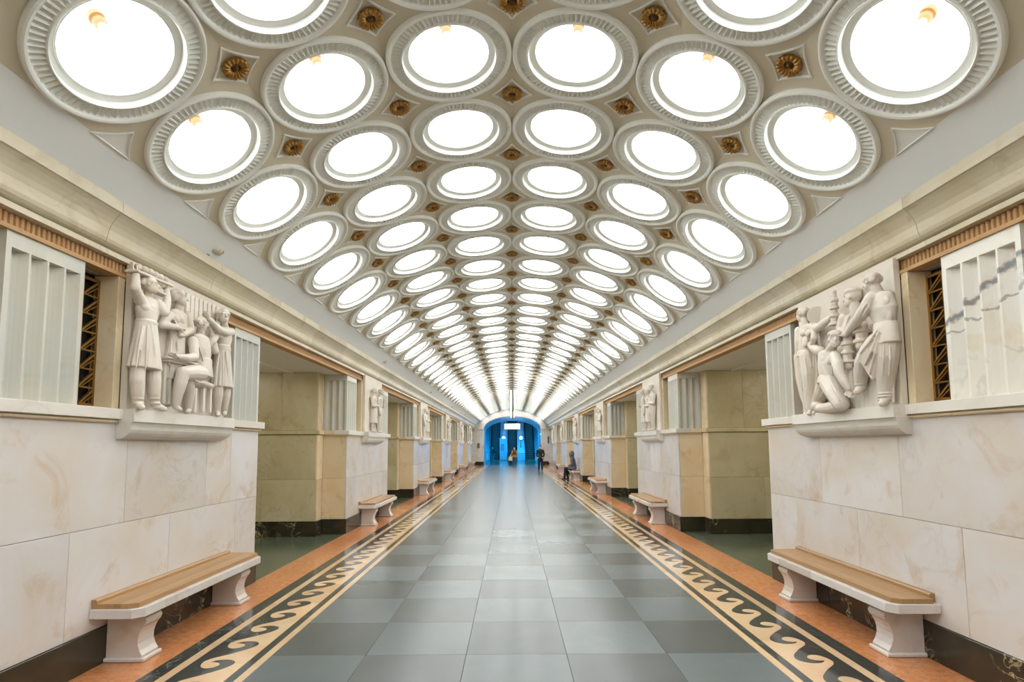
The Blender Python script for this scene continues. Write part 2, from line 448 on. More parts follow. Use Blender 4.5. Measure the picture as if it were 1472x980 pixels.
def petals_mesh():
    R = .085*DP
    def mod(i, a, r, z):
        t = abs(math.sin(a*8))
        return (r*(1+.06*t*(i >= 3)), z+(.012*t if 1 < i < 6 else 0))
    return lathe([(.34*R, .004), (.36*R, .012), (.5*R, .02), (.72*R, .03), (.9*R, .028), (.99*R, .018), (1.0*R, .006), (.9*R, -.002)], 96, 'bronze', True, mod)
PETALS = petals_mesh()
BOSS = lathe([(.001, .034), (.010, .033), (.016, .028), (.018, .02), (.026, .016), (.031, .01), (.033, .0)], 20, 'bronze_dark')
RLINES = ['second rosette line from the left wall', 'rosette line left of the ridge', 'rosette line along the ridge', 'rosette line right of the ridge', 'second rosette line from the right wall']
RLINES[0] = 'outermost left rosette line'; RLINES[4] = 'outermost right rosette line'
def build_rosettes():
    for r in range(-3, 41):
        for k in range(-2, 3):
            a = k*TH; x, z = arc_pt(a); n = r+1
            if n < 0: lb = 'gilded rosette in the %s, behind the camera' % RLINES[k+2]
            elif n < 12: lb = 'gilded flower rosette in the %s, %s from the camera' % (RLINES[k+2], ORD[n])
            else:
                kk = min(5, max(0, round((ROW0+DP*r-PIER_C)/PERIOD)))
                lb = 'tiny distant rosette in the %s, by %s pier' % (RLINES[k+2], PIERS[kk])
            t = thing('ceiling_rosette', lb, 'rosette', (x, ROW0+DP*r, z), 0, 'gilded rosettes of the vault')
            t.rotation_euler = (0, PI+a, 0)
            mesh_obj('panel_frame', FRAME, t)
            o = mesh_obj('petals', PETALS, t, (0, 0, .012)); mesh_obj('boss', BOSS, o)
        for s in (-1, 1):
            a = s*3*TH; x, z = arc_pt(a)
            o = mesh_obj('spandrel_moulding', FRAME3, ceiling, (x, ROW0+DP*r, z))
            # local +X must point outward (towards the cornice)
            o.rotation_euler = (0, PI+a, 0 if s < 0 else PI)
            if s > 0: o.rotation_mode = 'XYZ'
            if s > 0:
                o.rotation_euler = (Matrix.Rotation(PI+a, 3, 'Y') @ Matrix.Rotation(PI, 3, 'Z')).to_euler()
build_rosettes()

# ---------------------------------------------------------------- cornices
CORNICE = [(3.42,3.865), (3.285,3.865), (3.285,3.77), (3.30,3.765), (3.325,3.742), (3.352,3.71), (3.375,3.675), (3.392,3.63), (3.400,3.59), (3.405,3.56),
           (3.416,3.532), (3.437,3.513), (3.46,3.505), (3.475,3.503), (3.46,3.496), (3.46,3.452), (3.53,3.448), (3.60,3.448), (3.60,3.865)]
def build_cornice(s, nm, idx):
    t = thing('trim_%d' % idx, 'cream marble cornice running along the %s side under the vault' % nm, 'cornice', (0,0,0), kind='structure')
    step = PERIOD/5; gap = .004; cache = None
    y = 4.42-6*step
    me = prism([(s*a, b) for a, b in CORNICE], 0, step-gap, 'marble_cove', 'y')
    while y < Y_END-.2:
        mesh_obj('cornice_block', me, t, (0, y, 0)); y += step
    # flat backing of the reeded band, lip and soffit
    mesh_obj('band_backing', prism([(s*3.535,3.448), (s*3.535,3.352), (s*3.485,3.350), (s*3.485,3.318), (s*3.62,3.318), (s*3.62,3.448)], Y_BACK, Y_END, 'terracotta', 'y'), t)
    v = []; f = []; p = .0444; y = -1.0
    while y < Y_END-.05:
        b = len(v)
        for yy, d in ((.005, 0), (.010, .014), (.022, .02), (.034, .014), (.039, 0)):
            v += [(s*(3.535-d), y+yy, 3.357), (s*(3.535-d), y+yy, 3.443)]
        for i in range(4): f.append((b+2*i, b+2*i+1, b+2*i+3, b+2*i+2))
        f.append((b, b+2, b+4, b+6, b+8)); f.append((b+1, b+9, b+7, b+5, b+3)); y += p
    o = mesh_obj('reed_band', from_data(v, f, 'terracotta'), t); o['kind'] = 'stuff'; o['label'] = 'reeded terracotta coloured band'
build_cornice(-1, 'left', 1); build_cornice(1, 'right', 2)

# ---------------------------------------------------------------- floor
floor = tag(box('floor', -8, 8, Y_BACK, Y_END, -.12, -.03, 'groove', bevel=0), 'polished dark stone floor with inlaid borders', 'floor', kind='structure')
floor.location = (0, 0, 0)
floor.data = box_mesh(16, Y_END-Y_BACK, .09, 'groove', 0).copy()
floor.data.transform(Matrix.Translation((0, (Y_END+Y_BACK)/2, -.075)))
def fl(name, x0, x1, y0, y1, mat, z=0.0, bevel=.002): return box(name, x0, x1, y0, y1, -.03, z, mat, floor, bevel)
T, TX, TY = .8697, .4411, 4.8616
xs = [-2.115, TX-2*T, TX-T, TX, TX+T, 2.115]
r0 = -8
for r in range(r0, 53):
    y0 = TY+T*r; y1 = min(y0+T, Y_END)
    if y1 < Y_BACK+.1: continue
    y0 = max(y0, Y_BACK)
    for c in range(5):
        dk = (r+c) % 2 == 0
        fl('tile', xs[c]+.001, xs[c+1]-.001, y0+.001, y1-.001, 'tile_dark' if dk else 'tile_light')
# end strip up to the arch
for s in (-1, 1):
    seg = PERIOD/4
    y = Y_BACK
    while y < Y_END-.01:
        y1 = min(y+seg, Y_END)
        for nm, a, b, m in (('border_strip', 2.116, 2.184, 'border_cream'), ('border_strip', 2.184, 2.26, 'border_green'), ('border_strip', 2.72, 2.80, 'border_cream'),
                            ('border_strip', 2.80, 2.95, 'border_green'), ('granite_strip', 2.95, 3.49, 'granite_orange')):
            lo, hi = (a, b) if s > 0 else (-b, -a)
            fl(nm, lo+.0005, hi-.0005, y, y1-.0015, m, bevel=0)
        y = y1
    lo, hi = (2.26, 2.72) if s > 0 else (-2.72, -2.26)
    box('wave_ground', lo, hi, Y_BACK, Y_END, -.03, -.0015, 'border_green', floor, 0)
    lo, hi = (3.49, 8.0) if s > 0 else (-8.0, -3.49)
    for k in range(-1, 7):
        a = max(Y_BACK, PIER_Y1+(k-1)*PERIOD-1); b = min(Y_END, PIER_Y1+k*PERIOD-1)
        if b > a: fl('passage_slab', lo, hi, a, b-.002, 'floor_green')
WAVE = [(2.352,0), (2.365,-.04), (2.386,-.063), (2.417,-.081), (2.45,-.091), (2.487,-.090), (2.518,-.083), (2.548,-.064), (2.572,-.034), (2.545,-.036), (2.511,-.028), (2.483,-.012), (2.468,.008), (2.466,.03),
        (2.476,.054), (2.498,.078), (2.528,.09), (2.56,.086), (2.59,.066), (2.612,.03), (2.624,-.014), (2.627,-.058), (2.60,-.112), (2.546,-.165), (2.50,-.205), (2.446,-.267), (2.40,-.32), (2.374,-.361), (2.358,-.40)]
WAVE = [(x+(.03*(x-2.45) if x > 2.45 else 0), y) for x, y in WAVE]
WP = .4349
def wave_piece(s):
    pts = [(2.26, 0)]+WAVE+[(2.352, -WP), (2.26, -WP)]
    if s < 0: pts = [(-x, -y) for x, y in pts]
    return prism(pts, -.02, 0, 'border_cream', 'z')
for s in (-1, 1):
    me = wave_piece(s); y = 5.15 if s > 0 else 5.13
    y -= WP*20
    far = []
    while y < Y_END-.3:
        if y > Y_BACK+.5: mesh_obj('wave_inlay', me, floor, (0, y, 0))
        y += WP
# side halls
for s, nm in ((-1, 'left'), (1, 'right')):
    a, b = (6.7, 7.0) if s > 0 else (-7.0, -6.7)
    tag(box('wall_'+nm, a, b, Y_BACK, Y_END, 0, 3.4, 'marble_shade_tint', bevel=0), 'shaded marble wall deep behind the %s piers' % nm, 'wall', kind='structure')
    a, b = (3.6, 7.0) if s > 0 else (-7.0, -3.6)
    o = tag(box('ceiling_passage_'+nm, a, b, Y_BACK, Y_END, Z_TOP, Z_TOP+.2, 'passage_ceiling', bevel=0), 'plain pale ceiling of the %s side passages' % nm, 'ceiling', kind='structure')
    for k in range(-1, 6):
        ya = PIER_Y1+k*PERIOD+.36; yb = PIER_Y0+(k+1)*PERIOD-.36
        if k == 5: yb = Y_END
        x0 = 4.55*s
        m = mesh_obj('ceiling_moulding', prism([(-.03,0), (-.015,-.03), (.015,-.03), (.03,0)], ya-.3, yb+.3, 'passage_ceiling', 'y'), None, (x0, 0, Z_TOP))
        m.parent = o; m.location = Vector((x0, 0, Z_TOP))-o.location
    a, b = (3.49, 6.69) if s > 0 else (-6.69, -3.49)
    tag(box('wall_%s_near' % nm, a, b, Y_BACK, -.37, 0, Z_TOP-.005, 'marble', bevel=0), 'marble %s wall behind the camera' % nm, 'wall', kind='structure')
# unseen fill lamps, added to brighten the middle of every passage
glow('fill_glow', (1.0, .93, .78, 1), 7)
def fill_lamp(s, k):
    nm = 'left' if s < 0 else 'right'; y = PIER_Y1+PERIOD*(k-1)+(PERIOD-2*HL)/2
    if k == 6: y = Y_END-2.2
    where = 'nearest the camera' if k == 0 else 'behind %s pier' % PIERS[k-1]
    t = thing('fill_lamp', 'unseen lamp added to brighten the %s passage %s' % (nm, where), 'lamp', (s*5.9, y, Z_TOP), 0, 'added fill lamps of the side passages')
    box('diffuser', -.12, .12, -1.1, 1.1, -.09, -.02, 'fill_glow', t, .01); box('housing', -.15, .15, -1.15, 1.15, -.02, -.001, 'gray_metal', t, .004)
for k in range(7):
    for s in (-1, 1): fill_lamp(s, k)
tag(box('wall_back', -7, 7, Y_BACK-.3, Y_BACK, 0, 5.6, 'marble', bevel=0), 'marble wall closing the hall behind the camera', 'wall', kind='structure')

# ---------------------------------------------------------------- piers
def fluted_block(w_front, w_end, n_front, n_end, mat):
    """corner block: flutes on the hall face (X=0) and on the outer end (Y=0); body runs to -X and +Y"""
    def flutes(n, width, depth):
        m = .035; p = (width-2*m)/n; out = [(0, 0)]
        for i in range(n):
            a = m+p*i+.008; b = m+p*(i+1)-.008
            out.append((a, 0))
            for k in range(1, 8): out.append((a+(b-a)*k/8, depth*math.sin(PI*k/8)))
            out.append((b, 0))
        return out
    fr = flutes(n_front, w_front, .075); en = flutes(n_end, w_end, .05)
    poly = [(-d, t) for t, d in fr] + [(0, w_front), (-w_end, w_front), (-w_end, 0)] + [(-t, d) for t, d in en[::-1]][:-1]
    z0, z1, zt = Z_SILL, Z_TOP-.125, Z_TOP
    body = prism(poly, z0, z1, mat); top = prism([(0,0), (0,w_front), (-w_end,w_front), (-w_end,0)], z1, zt, mat)
    bm = bmesh.new(); bm.from_mesh(body); bm.from_mesh(top); me = from_bm(bm, mat)
    return me
BW = .69; DEEP = -.5
BLOCKS = {m: fluted_block(BW, .48, 4, 3, m) for m in ('marble_flute', 'marble_veined')}
def mirrored(me):
    m = me.copy(); m.transform(Matrix.Diagonal((1, -1, 1, 1))); m.flip_normals(); return m
BLOCKS_M = {k: mirrored(v) for k, v in BLOCKS.items()}
def grille_mesh(wy, h):
    """brass lattice of crossed bars: zigzag in a frame, local Y width, Z height"""
    bm = bmesh.new(); t = .012
    def bar(a, b, r=.008):
        a = Vector((0, *a)); b = Vector((0, *b)); d = b-a
        q = Vector((0,0,1)).rotation_difference(d).to_matrix().to_4x4()
        bmesh.ops.create_cube(bm, size=1, matrix=Matrix.Translation((a+b)/2) @ q @ Matrix.Diagonal((.02, 2*r, d.length, 1)))
    for y in (t, wy-t): bar((y, 0), (y, h), .012)
    for z in (t, h-t): bar((0, z), (wy, z), .012)
    n = 7; p = h/n; yc = wy/2
    cols = 2; cw = (wy-2*t)/cols
    for c in range(cols):
        y0 = t+cw*c; y1 = y0+cw
        bar((y1, 0), (y1, h), .006)
        for i in range(n):
            bar((y0, p*i), (y1, p*(i+.9))); bar((y0, p*i), (y1, p*i), .006)
            bar((y0+.03, p*i), (y1, p*(i+.6)), .004)
    return from_bm(bm, 'brass')
GW1, GW2 = .36, .26
GR1 = grille_mesh(GW1, Z_TOP-Z_SILL-.08); GR2 = grille_mesh(GW2, Z_TOP-Z_SILL-.08)
Z1 = 1.14
FRONT_JOINTS = {('L', 0): ([4.91, 6.19, 6.72], [4.32, 5.57, 6.89]), ('R', 0): ([4.94, 6.20], [4.30, 5.59, 6.77])}
def build_pier(s, k):
    side = 'left' if s < 0 else 'right'
    yc = PIER_C+PERIOD*k; sgn = 1 if s < 0 else -1
    t = thing('pier', 'cream marble pier with fluted corners, %s one on the %s side' % (CLOSE[k], side), 'pier', (s*W, yc, 0), 0 if s < 0 else PI, kind='structure')
    loc = lambda y: sgn*(y-PIER_C)          # world Y (of the nearest pier) -> local Y
    g = .002; th = .03
    wm = 'marble'; em = 'marble_warm'  # end faces carry the warm bounce light in their colour
    # cores
    box('core', DEEP, -th, -HL+th, HL-th, 0, Z_SILL-.09, 'groove', t, 0)
    box('core', -3.2, DEEP-th, -HL-.33+th, HL+.33-th, 0, Z_TOP-.004, 'groove', t, 0)
    box('core', DEEP, -.22, -HL+.1, HL-.1, Z_SILL-.05, Z_TOP-.004, 'marble_shade_tint', t, 0)
    # hall face slabs
    up, lo = FRONT_JOINTS.get(('L' if s < 0 else 'R', k), ([4.85+.2*(k % 2), 6.3-.3*(k % 3 == 1)], [4.4, 5.6+.15*(k % 2), 6.8]))
    for joints, za, zb in ((up, Z1, 2.03), (lo, .30, Z1)):
        ys = sorted([-HL+.0]+[loc(y) for y in joints]+[HL])
        for a, b in zip(ys, ys[1:]):
            box('slab', -th, 0, a+g, b-g, za+g, zb-g, wm, t, .002)
    for e in (-1, 1):
        ya, yb = (-HL, -HL+th) if e < 0 else (HL-th, HL)
        for za, zb in ((.30, Z1), (Z1, 2.03)):
            box('slab', DEEP+g, -g-.0, ya, yb, za+g, zb-g, em, t, .002) if False else box('slab', DEEP+g, -th-.0005, ya, yb, za+g, zb-g, em, t, .002)
        # deep part: narrow return and wide end face
        ya, yb = (-HL-.33, -HL) if e < 0 else (HL, HL+.33)
        for za, zb in ((.30, Z1), (Z1, 2.05), (2.14, Z_TOP-.006)):
            box('slab', DEEP-th, DEEP, ya, yb, za+g, zb-g, em, t, .002)
        ya, yb = (-HL-.33, -HL-.33+th) if e < 0 else (HL+.33-th, HL+.33)
        for za, zb, js in ((.30, Z1, [-1.62]), (Z1, 2.05, [-2.3]), (2.14, Z_TOP-.006, [-1.25])):
            xs_ = [-3.2]+js+[DEEP-th]
            for a, b in zip(xs_, xs_[1:]): box('slab', a+g, b-g, ya, yb, za+g, zb-g, 'marble_shade_tint', t, .002)
        o = .02
        ya, yb = (-HL-.33-o, -HL-.33+.01) if e < 0 else (HL+.33-.01, HL+.33+o)
        for a, b in ((-3.2, -2.2), (-2.2, -1.3), (-1.3, DEEP+o)): box('plinth_slab', a+g, b-g, ya, yb, 0, .30, 'plinth_black', t, .003)
        ya, yb = (-HL-.33, -HL-o) if e < 0 else (HL+o, HL+.33)
        box('plinth_slab', DEEP-.01, DEEP+o, ya+.012, yb-.012, 0, .30, 'plinth_black', t, .003)
        ya, yb = (-HL-o, -HL+.01) if e < 0 else (HL-.01, HL+o)
        box('plinth_slab', DEEP+o+.002, o, ya, yb, 0, .30, 'plinth_black', t, .003)
        # sill on the deep part
        ya, yb = (-HL-.33-.035, -HL-.33+.02) if e < 0 else (HL+.33-.02, HL+.33+.035)
        box('sill_slab', -3.2, DEEP+.035, ya, yb, 2.055, 2.138, 'marble_shade_tint', t, .006)
        ya, yb = (-HL-.30, -HL-.06) if e < 0 else (HL+.06, HL+.30)
        box('sill_slab', DEEP-.02, DEEP+.035, ya, yb, 2.055, 2.138, em, t, .006)
    for a, b in ((-HL+.01, -.6), (-.6, .65), (.65, HL-.01)):
        box('plinth_slab', -.01, .02, a+g, b-g, 0, .30, 'plinth_black', t, .003)
    # sill all round the front part
    ov = .06
    for a, b in ((-HL-ov, -.82), (-.82, .9), (.9, HL+ov)) if s < 0 else ((-HL-ov, -.9), (-.9, .82), (.82, HL+ov)):
        box('sill_slab', -.25, ov, a+.001, b-.001, 2.05, Z_SILL, 'marble_white', t, .004)
    for e in (-1, 1):
        ya, yb = (-HL-ov, -HL+.25) if e < 0 else (HL-.25, HL+ov)
        box('sill_slab', DEEP-.005, -.252, ya, yb, 2.05, Z_SILL, 'marble_warm', t, .004)
    box('sill_moulding', DEEP, .032, -HL-.032, HL+.032, 2.018, 2.049, 'marble_warm', t, .01)
    # fluted corner blocks
    for e in (-1, 1):
        near = (e < 0) == (s < 0)
        mt = 'marble_veined' if (s > 0 and k == 0 and near) else 'marble_flute'
        o = mesh_obj('fluted_block', BLOCKS[mt] if e < 0 else BLOCKS_M[mt], t, (-.015, e*HL, 0))
        if mt == 'marble_veined': o['label'] = 'fluted block of white marble with dark grey veins'
    # recesses with grilles beside the relief, jambs
    ra, rb = loc(4.69), loc(4.77)
    box('jamb', -.22, .0, min(ra, rb), max(ra, rb), Z_SILL, Z_TOP-.012, 'marble_warm', t, .003)
    ra, rb = loc(6.41), loc(6.48)
    box('jamb', -.22, .0, min(ra, rb), max(ra, rb), Z_SILL, Z_TOP-.012, 'marble_warm', t, .003)
    y0 = min(loc(4.33), loc(4.69)); y1 = min(loc(6.48), loc(6.74))
    for y, wd, gm in ((y0, GW1, GR1), (y1, GW2, GR2)):
        box('recess_back', -.219, -.214, y, y+wd, Z_SILL, Z_TOP-.012, 'black', t, 0)
        mesh_obj('grille', gm, t, (-.17, y, Z_SILL+.02))
    return t
for k in range(N_PIER):
    for s in (-1, 1): build_pier(s, k)

# ---------------------------------------------------------------- benches
def scroll_leg():
    # side outline (x = distance from the wall, z) of the bench support, swept along Y
    p = [(.005,.03), (.30,.03), (.31,.05), (.285,.09), (.268,.14), (.268,.19), (.28,.235), (.30,.275), (.325,.305), (.335,.335), (.325,.36), (.30,.375), (.27,.375), (.265,.40), (.005,.40)]
    return prism(p, 0, .21, 'marble', 'y')
LEG = scroll_leg(); LEGBASE = box_mesh(.35, .25, .035, 'marble', .008); LEGTOP = box_mesh(.34, .25, .03, 'marble', .006)
def slab_piece(y0, y1, c0, c1, z0, z1, x1, mat, ch=.07):
    p = [(.003, y0), (x1-(ch if c0 else 0), y0)]
    if c0: p.append((x1, y0+ch))
    if c1: p += [(x1, y1-ch), (x1-ch, y1)]
    else: p.append((x1, y1))
    p.append((.003, y1))
    if not c0: p[1] = (x1, y0)
    me = prism(p, z0, z1, mat, 'z')
    bm = bmesh.new(); bm.from_mesh(me); bmesh.ops.bevel(bm, geom=bm.edges[:], offset=.004, segments=1, affect='EDGES'); bm.to_mesh(me); bm.free()
    return me
BL = 2.21
SLABS = [slab_piece(a, b, i == 0, i == 3, .405, .482, .42, 'marble') for i, (a, b) in enumerate(((0,.34), (.342,1.02), (1.022,1.7), (1.702,BL)))]
PLANKS = []
for i in range(5):
    x0 = .05+.065*i; x1 = x0+.0635; ins = .02+max(0, (x1-.30)*.6)
    PLANKS.append(prism([(x0, .02), (x1, .02+max(0, x1-.335)), (x1, BL-.02-max(0, x1-.335)), (x0, BL-.02)], .4825, .522, 'wood', 'z'))
RAIL = prism([(.004,.4825), (.05,.4825), (.05,.545), (.04,.556), (.004,.556)], .02, BL-.06, 'wood', 'y')
def build_bench(s, k):
    side = 'left' if s < 0 else 'right'
    y = 4.56+PERIOD*k
    if s > 0: y += BL
    extra = ', with a seated person on it' if (s > 0 and k == 3) else ''
    t = thing('bench', 'marble bench with wooden seat against %s %s pier%s' % (PIERS[k], side, extra), 'bench', (s*(W-.0), y, 0), 0 if s < 0 else PI, 'stone benches along the piers')
    for me in SLABS: mesh_obj('seat_slab', me, t)
    for me in PLANKS: mesh_obj('seat_plank', me, t)
    mesh_obj('back_rail', RAIL, t)
    for yy in (.185, BL-.185-.21):
        l = mesh_obj('leg', LEG, t, (.02, yy, 0))
        mesh_obj('foot', LEGBASE, l, (.16, .105, .0175)); mesh_obj('capital', LEGTOP, l, (.15, .105, .39))
for k in range(N_PIER):
    for s in (-1, 1): build_bench(s, k)

# ---------------------------------------------------------------- reliefs
XR = 3.43                   # front of the relief slab
def console_mesh(y0, y1):
    """shelf under a relief: straight slab over a rounded bracket, profile (x = out from the wall, z)"""
    a = [(0, 2.03), (.165, 2.03), (.165, 2.142), (0, 2.142)]
    return prism(a, y0, y1, 'marble_white', 'y')
def bracket_mesh(y0, y1):
    # rounded underside on the front and both ends
    v = []; f = []; rows = []
    for i in range(7):
        t = PI/2*i/6; x = .135*math.cos(t)+.002; z = 1.99-.115*math.sin(t); e = .10*(1-math.cos(t))
        rows.append([(0, y0+e*.2, z), (x, y0+e*.2, z), (x, y1-e, z), (0, y1-e, z)])
    rows.insert(0, [(0, y0, 2.03), (.15, y0, 2.03), (.15, y1, 2.03), (0, y1, 2.03)])
    for r in rows: v += r
    for i in range(len(rows)-1):
        for k in range(4):
            f.append((i*4+k, i*4+(k+1) % 4, i*4+4+(k+1) % 4, i*4+4+k))
    f.append((0, 3, 2, 1)); n = len(rows)*4; f.append((n-4, n-3, n-2, n-1))
    me = from_data(v, f, 'marble_white')
    bm = bmesh.new(); bm.from_mesh(me); bmesh.ops.recalc_face_normals(bm, faces=bm.faces); bm.to_mesh(me); bm.free()
    return me
CY0, CY1 = 4.74-PIER_C, 6.46-PIER_C
CONS = console_mesh(CY0, CY1); BRK = bracket_mesh(CY0, CY1)
RS = box_mesh(.06, 1.63, Z_TOP+.145-2.142, 'marble_carved', .004)
CONS_R, BRK_R = mirrored(CONS), mirrored(BRK)
def relief_base(s, k, label):
    # local X points into the hall; built in world axes for the left, mirrored in X for the right
    t = thing('relief_panel', label, 'relief', (s*W, PIER_C+PERIOD*k, 0), 0 if s < 0 else PI, 'carved marble reliefs over the benches')
    mesh_obj('backing_slab', RS, t, (.03, (5.59-PIER_C)*(1 if s < 0 else -1), (Z_TOP+.145+2.142)/2))
    mesh_obj('console', CONS if s < 0 else CONS_R, t); mesh_obj('bracket', BRK if s < 0 else BRK_R, t)
    return t
def add_world_mesh(name, me, t, label=None):
    """mesh given in world coordinates hung under relief t"""
    m = Matrix.Translation(t.location) @ t.rotation_euler.to_matrix().to_4x4()
    me.transform(m.inverted()); o = mesh_obj(name, me, t)
    if label: o['label'] = label
    return o
CL = 'marble_carved'
def torso(P, top, bot, wt, wb, dt=.07, db=.07):
    """chest to waist as a loft: top/bot = (a, b, d) picture points, w = half widths along the wall"""
    a, b = P(*top), P(*bot); m = a.lerp(b, .45)
    return [cone(b, m, (db, wb), (dt*1.02, wt*.98)), cone(m, a, (dt*1.02, wt*.98), (dt*.8, wt*.92)), ell(a, (dt*.8, wt*.95, .05)), ell(m, (dt*1.04, wt*.98, .07))]
def folds(P, lines, r=.011):
    out = []
    for pts in lines: out += chain([P(*q) for q in pts], [r*.6]+[r]*(len(pts)-2)+[r*.7])
    return out
def relief_left():
    t = relief_base(-1, 0, 'carved relief of four workers, one lifting a tray, on the nearest left pier')
    P = lambda a, b, d: pix_on_x(150+a/3.632, 370+b/3.632, -(XR-d))
    V = .0062
    # A: worker holding a tray overhead
    A = head(P(238,140,.135), (.85,.5), 1.02) + [cap(P(228,205,.09), P(234,165,.115), .04, .038)]
    A += torso(P, (228,232,.09), (220,340,.085), .135, .085, .068, .072) + [ell(P(246,262,.128), (.03,.05,.04)), ell(P(214,258,.122), (.03,.05,.04))]
    A += chain([P(190,228,.10), P(160,160,.12), P(166,92,.12)], [.048,.044,.03]) + hand(P(167,80,.12), (.1,.1,1), .85) + [ell(P(196,236,.10), (.05,.05,.045))]
    A += chain([P(276,236,.11), P(314,288,.15), P(328,228,.15), P(327,178,.13)], [.046,.043,.036,.026]) + hand(P(327,160,.125), (.1,-.1,1), .85)
    A += [cone(P(220,338,.085), P(210,582,.08), (.082,.092), (.105,.185), 13, .075), cone(P(220,334,.085), P(220,350,.085), (.088,.096), (.088,.096))]
    A += folds(P, [[(200,350,.16), (180,460,.17), (165,575,.165)], [(225,350,.165), (222,460,.185), (215,580,.185)], [(245,350,.16), (262,470,.18), (270,580,.175)], [(212,352,.165), (200,420,.175), (192,500,.18)]])
    for u0, u1, u2, dd in ((176,172,176,.075), (254,258,264,.09)):
        A += chain([P(u0,555,dd), P(u1,640,dd+.012), P(u1,700,dd+.006), P(u2,764,dd-.01)], [.06,.062,.056,.042])
        A += [ell(P(u1,650,dd-.012), (.055,.058,.06)), ell(P(u1+2,716,dd), (.056,.056,.014)), ell(P(u1+1,738,dd), (.052,.052,.012)), ell(P(u2,762,dd), (.05,.05,.018))]
    A += [cap(P(180,774,.08), P(196,782,.15), .034, .027), cap(P(266,774,.09), P(312,790,.14), .036, .026)]
    add_world_mesh('figure', clay(A, CL, V, 2), t, 'standing worker lifting a tray overhead')
    # tray with rows of round objects
    a, b = P(140,68,.10), P(332,150,.10); mid = (a+b)/2; L = (b-a)
    q = Vector((0,1,0)).rotation_difference(L).to_matrix()
    tr = add_world_mesh('tray', clay([blk(mid, (.06, L.length/2, .012), q), blk(mid+Vector((.0,.08,-.10)), (.045, L.length*.3, .01), q)], CL, .006, 1), t)
    bm = bmesh.new(); bmesh.ops.create_icosphere(bm, subdivisions=2, radius=.034); ball = from_bm(bm, CL, True)
    inv = (Matrix.Translation(t.location) @ t.rotation_euler.to_matrix().to_4x4()).inverted()
    for (u, v) in ((178,50), (210,64), (240,77), (266,91), (291,103), (316,116), (278,130), (298,141), (320,153)): mesh_obj('ball', ball, tr, inv @ P(u, v, .11))
    # B: worker behind, hands together
    B = head(P(388,206,.065), (.7,.7), 1.08, 1) + [cap(P(385,285,.04), P(388,250,.055), .046, .04)]
    B += torso(P, (385,298,.045), (376,420,.035), .13, .095, .06, .06) + [cone(P(375,415,.035), P(352,640,.02), (.07,.10), (.08,.15), 9, .07), ell(P(398,325,.082), (.035,.05,.045)), ell(P(370,322,.082), (.035,.05,.045))]
    B += chain([P(340,302,.06), P(296,350,.09), P(345,358,.11), P(380,364,.105)], [.046,.04,.034,.026]) + hand(P(392,370,.11), (.1,1,-.3), 1.0)
    B += chain([P(434,302,.05), P(452,378,.08), P(414,404,.10)], [.044,.038,.026]) + hand(P(404,396,.11), (.2,-1,.3), 1.0) + [ell(P(402,408,.115), (.03,.035,.022))]
    B += folds(P, [[(360,320,.10), (378,350,.10), (385,372,.09)], [(350,430,.10), (345,500,.105), (338,560,.10)], [(380,430,.10), (382,480,.10)]])
    B += chain([P(352,620,.02), P(350,700,.025), P(346,755,.02)], [.05,.046,.032]) + [cap(P(346,762,.02), P(352,770,.07), .028, .02)]
    add_world_mesh('figure', clay(B, CL, V, 2), t, 'standing woman working with joined hands')
    # C: seated worker seen from behind
    C = head(P(504,345,.115), (.25,1), .98, 0, up=.3) + [cap(P(502,402,.09), P(503,368,.105), .042, .038)]
    C += torso(P, (506,424,.09), (512,545,.085), .145, .10, .066, .07) + [cone(P(514,530,.085), P(512,556,.085), (.082,.11), (.085,.115)), cone(P(512,550,.085), P(505,622,.09), (.085,.115), (.095,.15), 8, .06), ell(P(508,610,.095), (.09,.15,.05))]
    C += chain([P(462,436,.11), P(470,520,.165), P(425,524,.17), P(388,518,.155)], [.052,.044,.038,.028]) + hand(P(374,514,.15), (.1,-1,.05), 1.0) + [ell(P(350,505,.13), (.03,.03,.028))]
    C += chain([P(552,440,.08), P(578,492,.10), P(570,440,.10), P(560,396,.09)], [.046,.042,.034,.026]) + hand(P(558,380,.09), (0,0,1), .95)
    C += chain([P(500,604,.10), P(455,600,.14), P(410,604,.165)], [.085,.08,.066]) + chain([P(410,606,.165), P(396,660,.155), P(386,710,.14), P(374,772,.12)], [.064,.058,.05,.034]) + [cap(P(374,780,.12), P(398,796,.16), .03, .02), ell(P(398,670,.135), (.045,.05,.05))]
    C += chain([P(500,612,.06), P(436,645,.09), P(446,700,.08), P(440,795,.06)], [.07,.058,.052,.032]) + [cap(P(440,800,.06), P(432,806,.12), .026, .02)]
    C += folds(P, [[(470,575,.17), (450,590,.19), (430,602,.2)], [(490,450,.16), (505,500,.16), (515,540,.155)], [(535,450,.14), (528,500,.15)], [(470,640,.16), (490,650,.17), (520,655,.16)]], .012)
    add_world_mesh('figure', clay(C, CL, V, 2), t, 'seated worker bent to the table')
    S = [cap(P(462,650,.09), P(556,672,.09), .034, .034), cap(P(500,650,.11), P(545,668,.11), .036, .03)]
    for u in (470, 512, 548): S.append(blk((P(u,680,.08)+P(u,812,.08))/2, (.022, .02, (P(u,680,.08)-P(u,812,.08)).z/2)))
    add_world_mesh('stool', clay(S, CL, .007, 1), t)
    # table
    qd = Vector((0,1,0)).rotation_difference(P(462,560,.07)-P(300,522,.07)).to_matrix(); hl = (P(462,560,.07)-P(300,522,.07)).length/2
    T_ = [blk(P(381,541,.07), (.075, hl, .012), qd), blk(P(381,553,.06), (.06, hl*.96, .014), qd)]
    for u, v0, v1 in ((306,540,765), (336,545,770), (362,552,645)): T_.append(blk((P(u,v0,.05)+P(u,v1,.05))/2, (.025,.02,(P(u,v0,.05)-P(u,v1,.05)).z/2)))
    T_.append(blk((P(312,640,.02)+P(360,655,.02))/2, (.01,.15,.16)))
    add_world_mesh('table', clay(T_, CL, .007, 1), t)
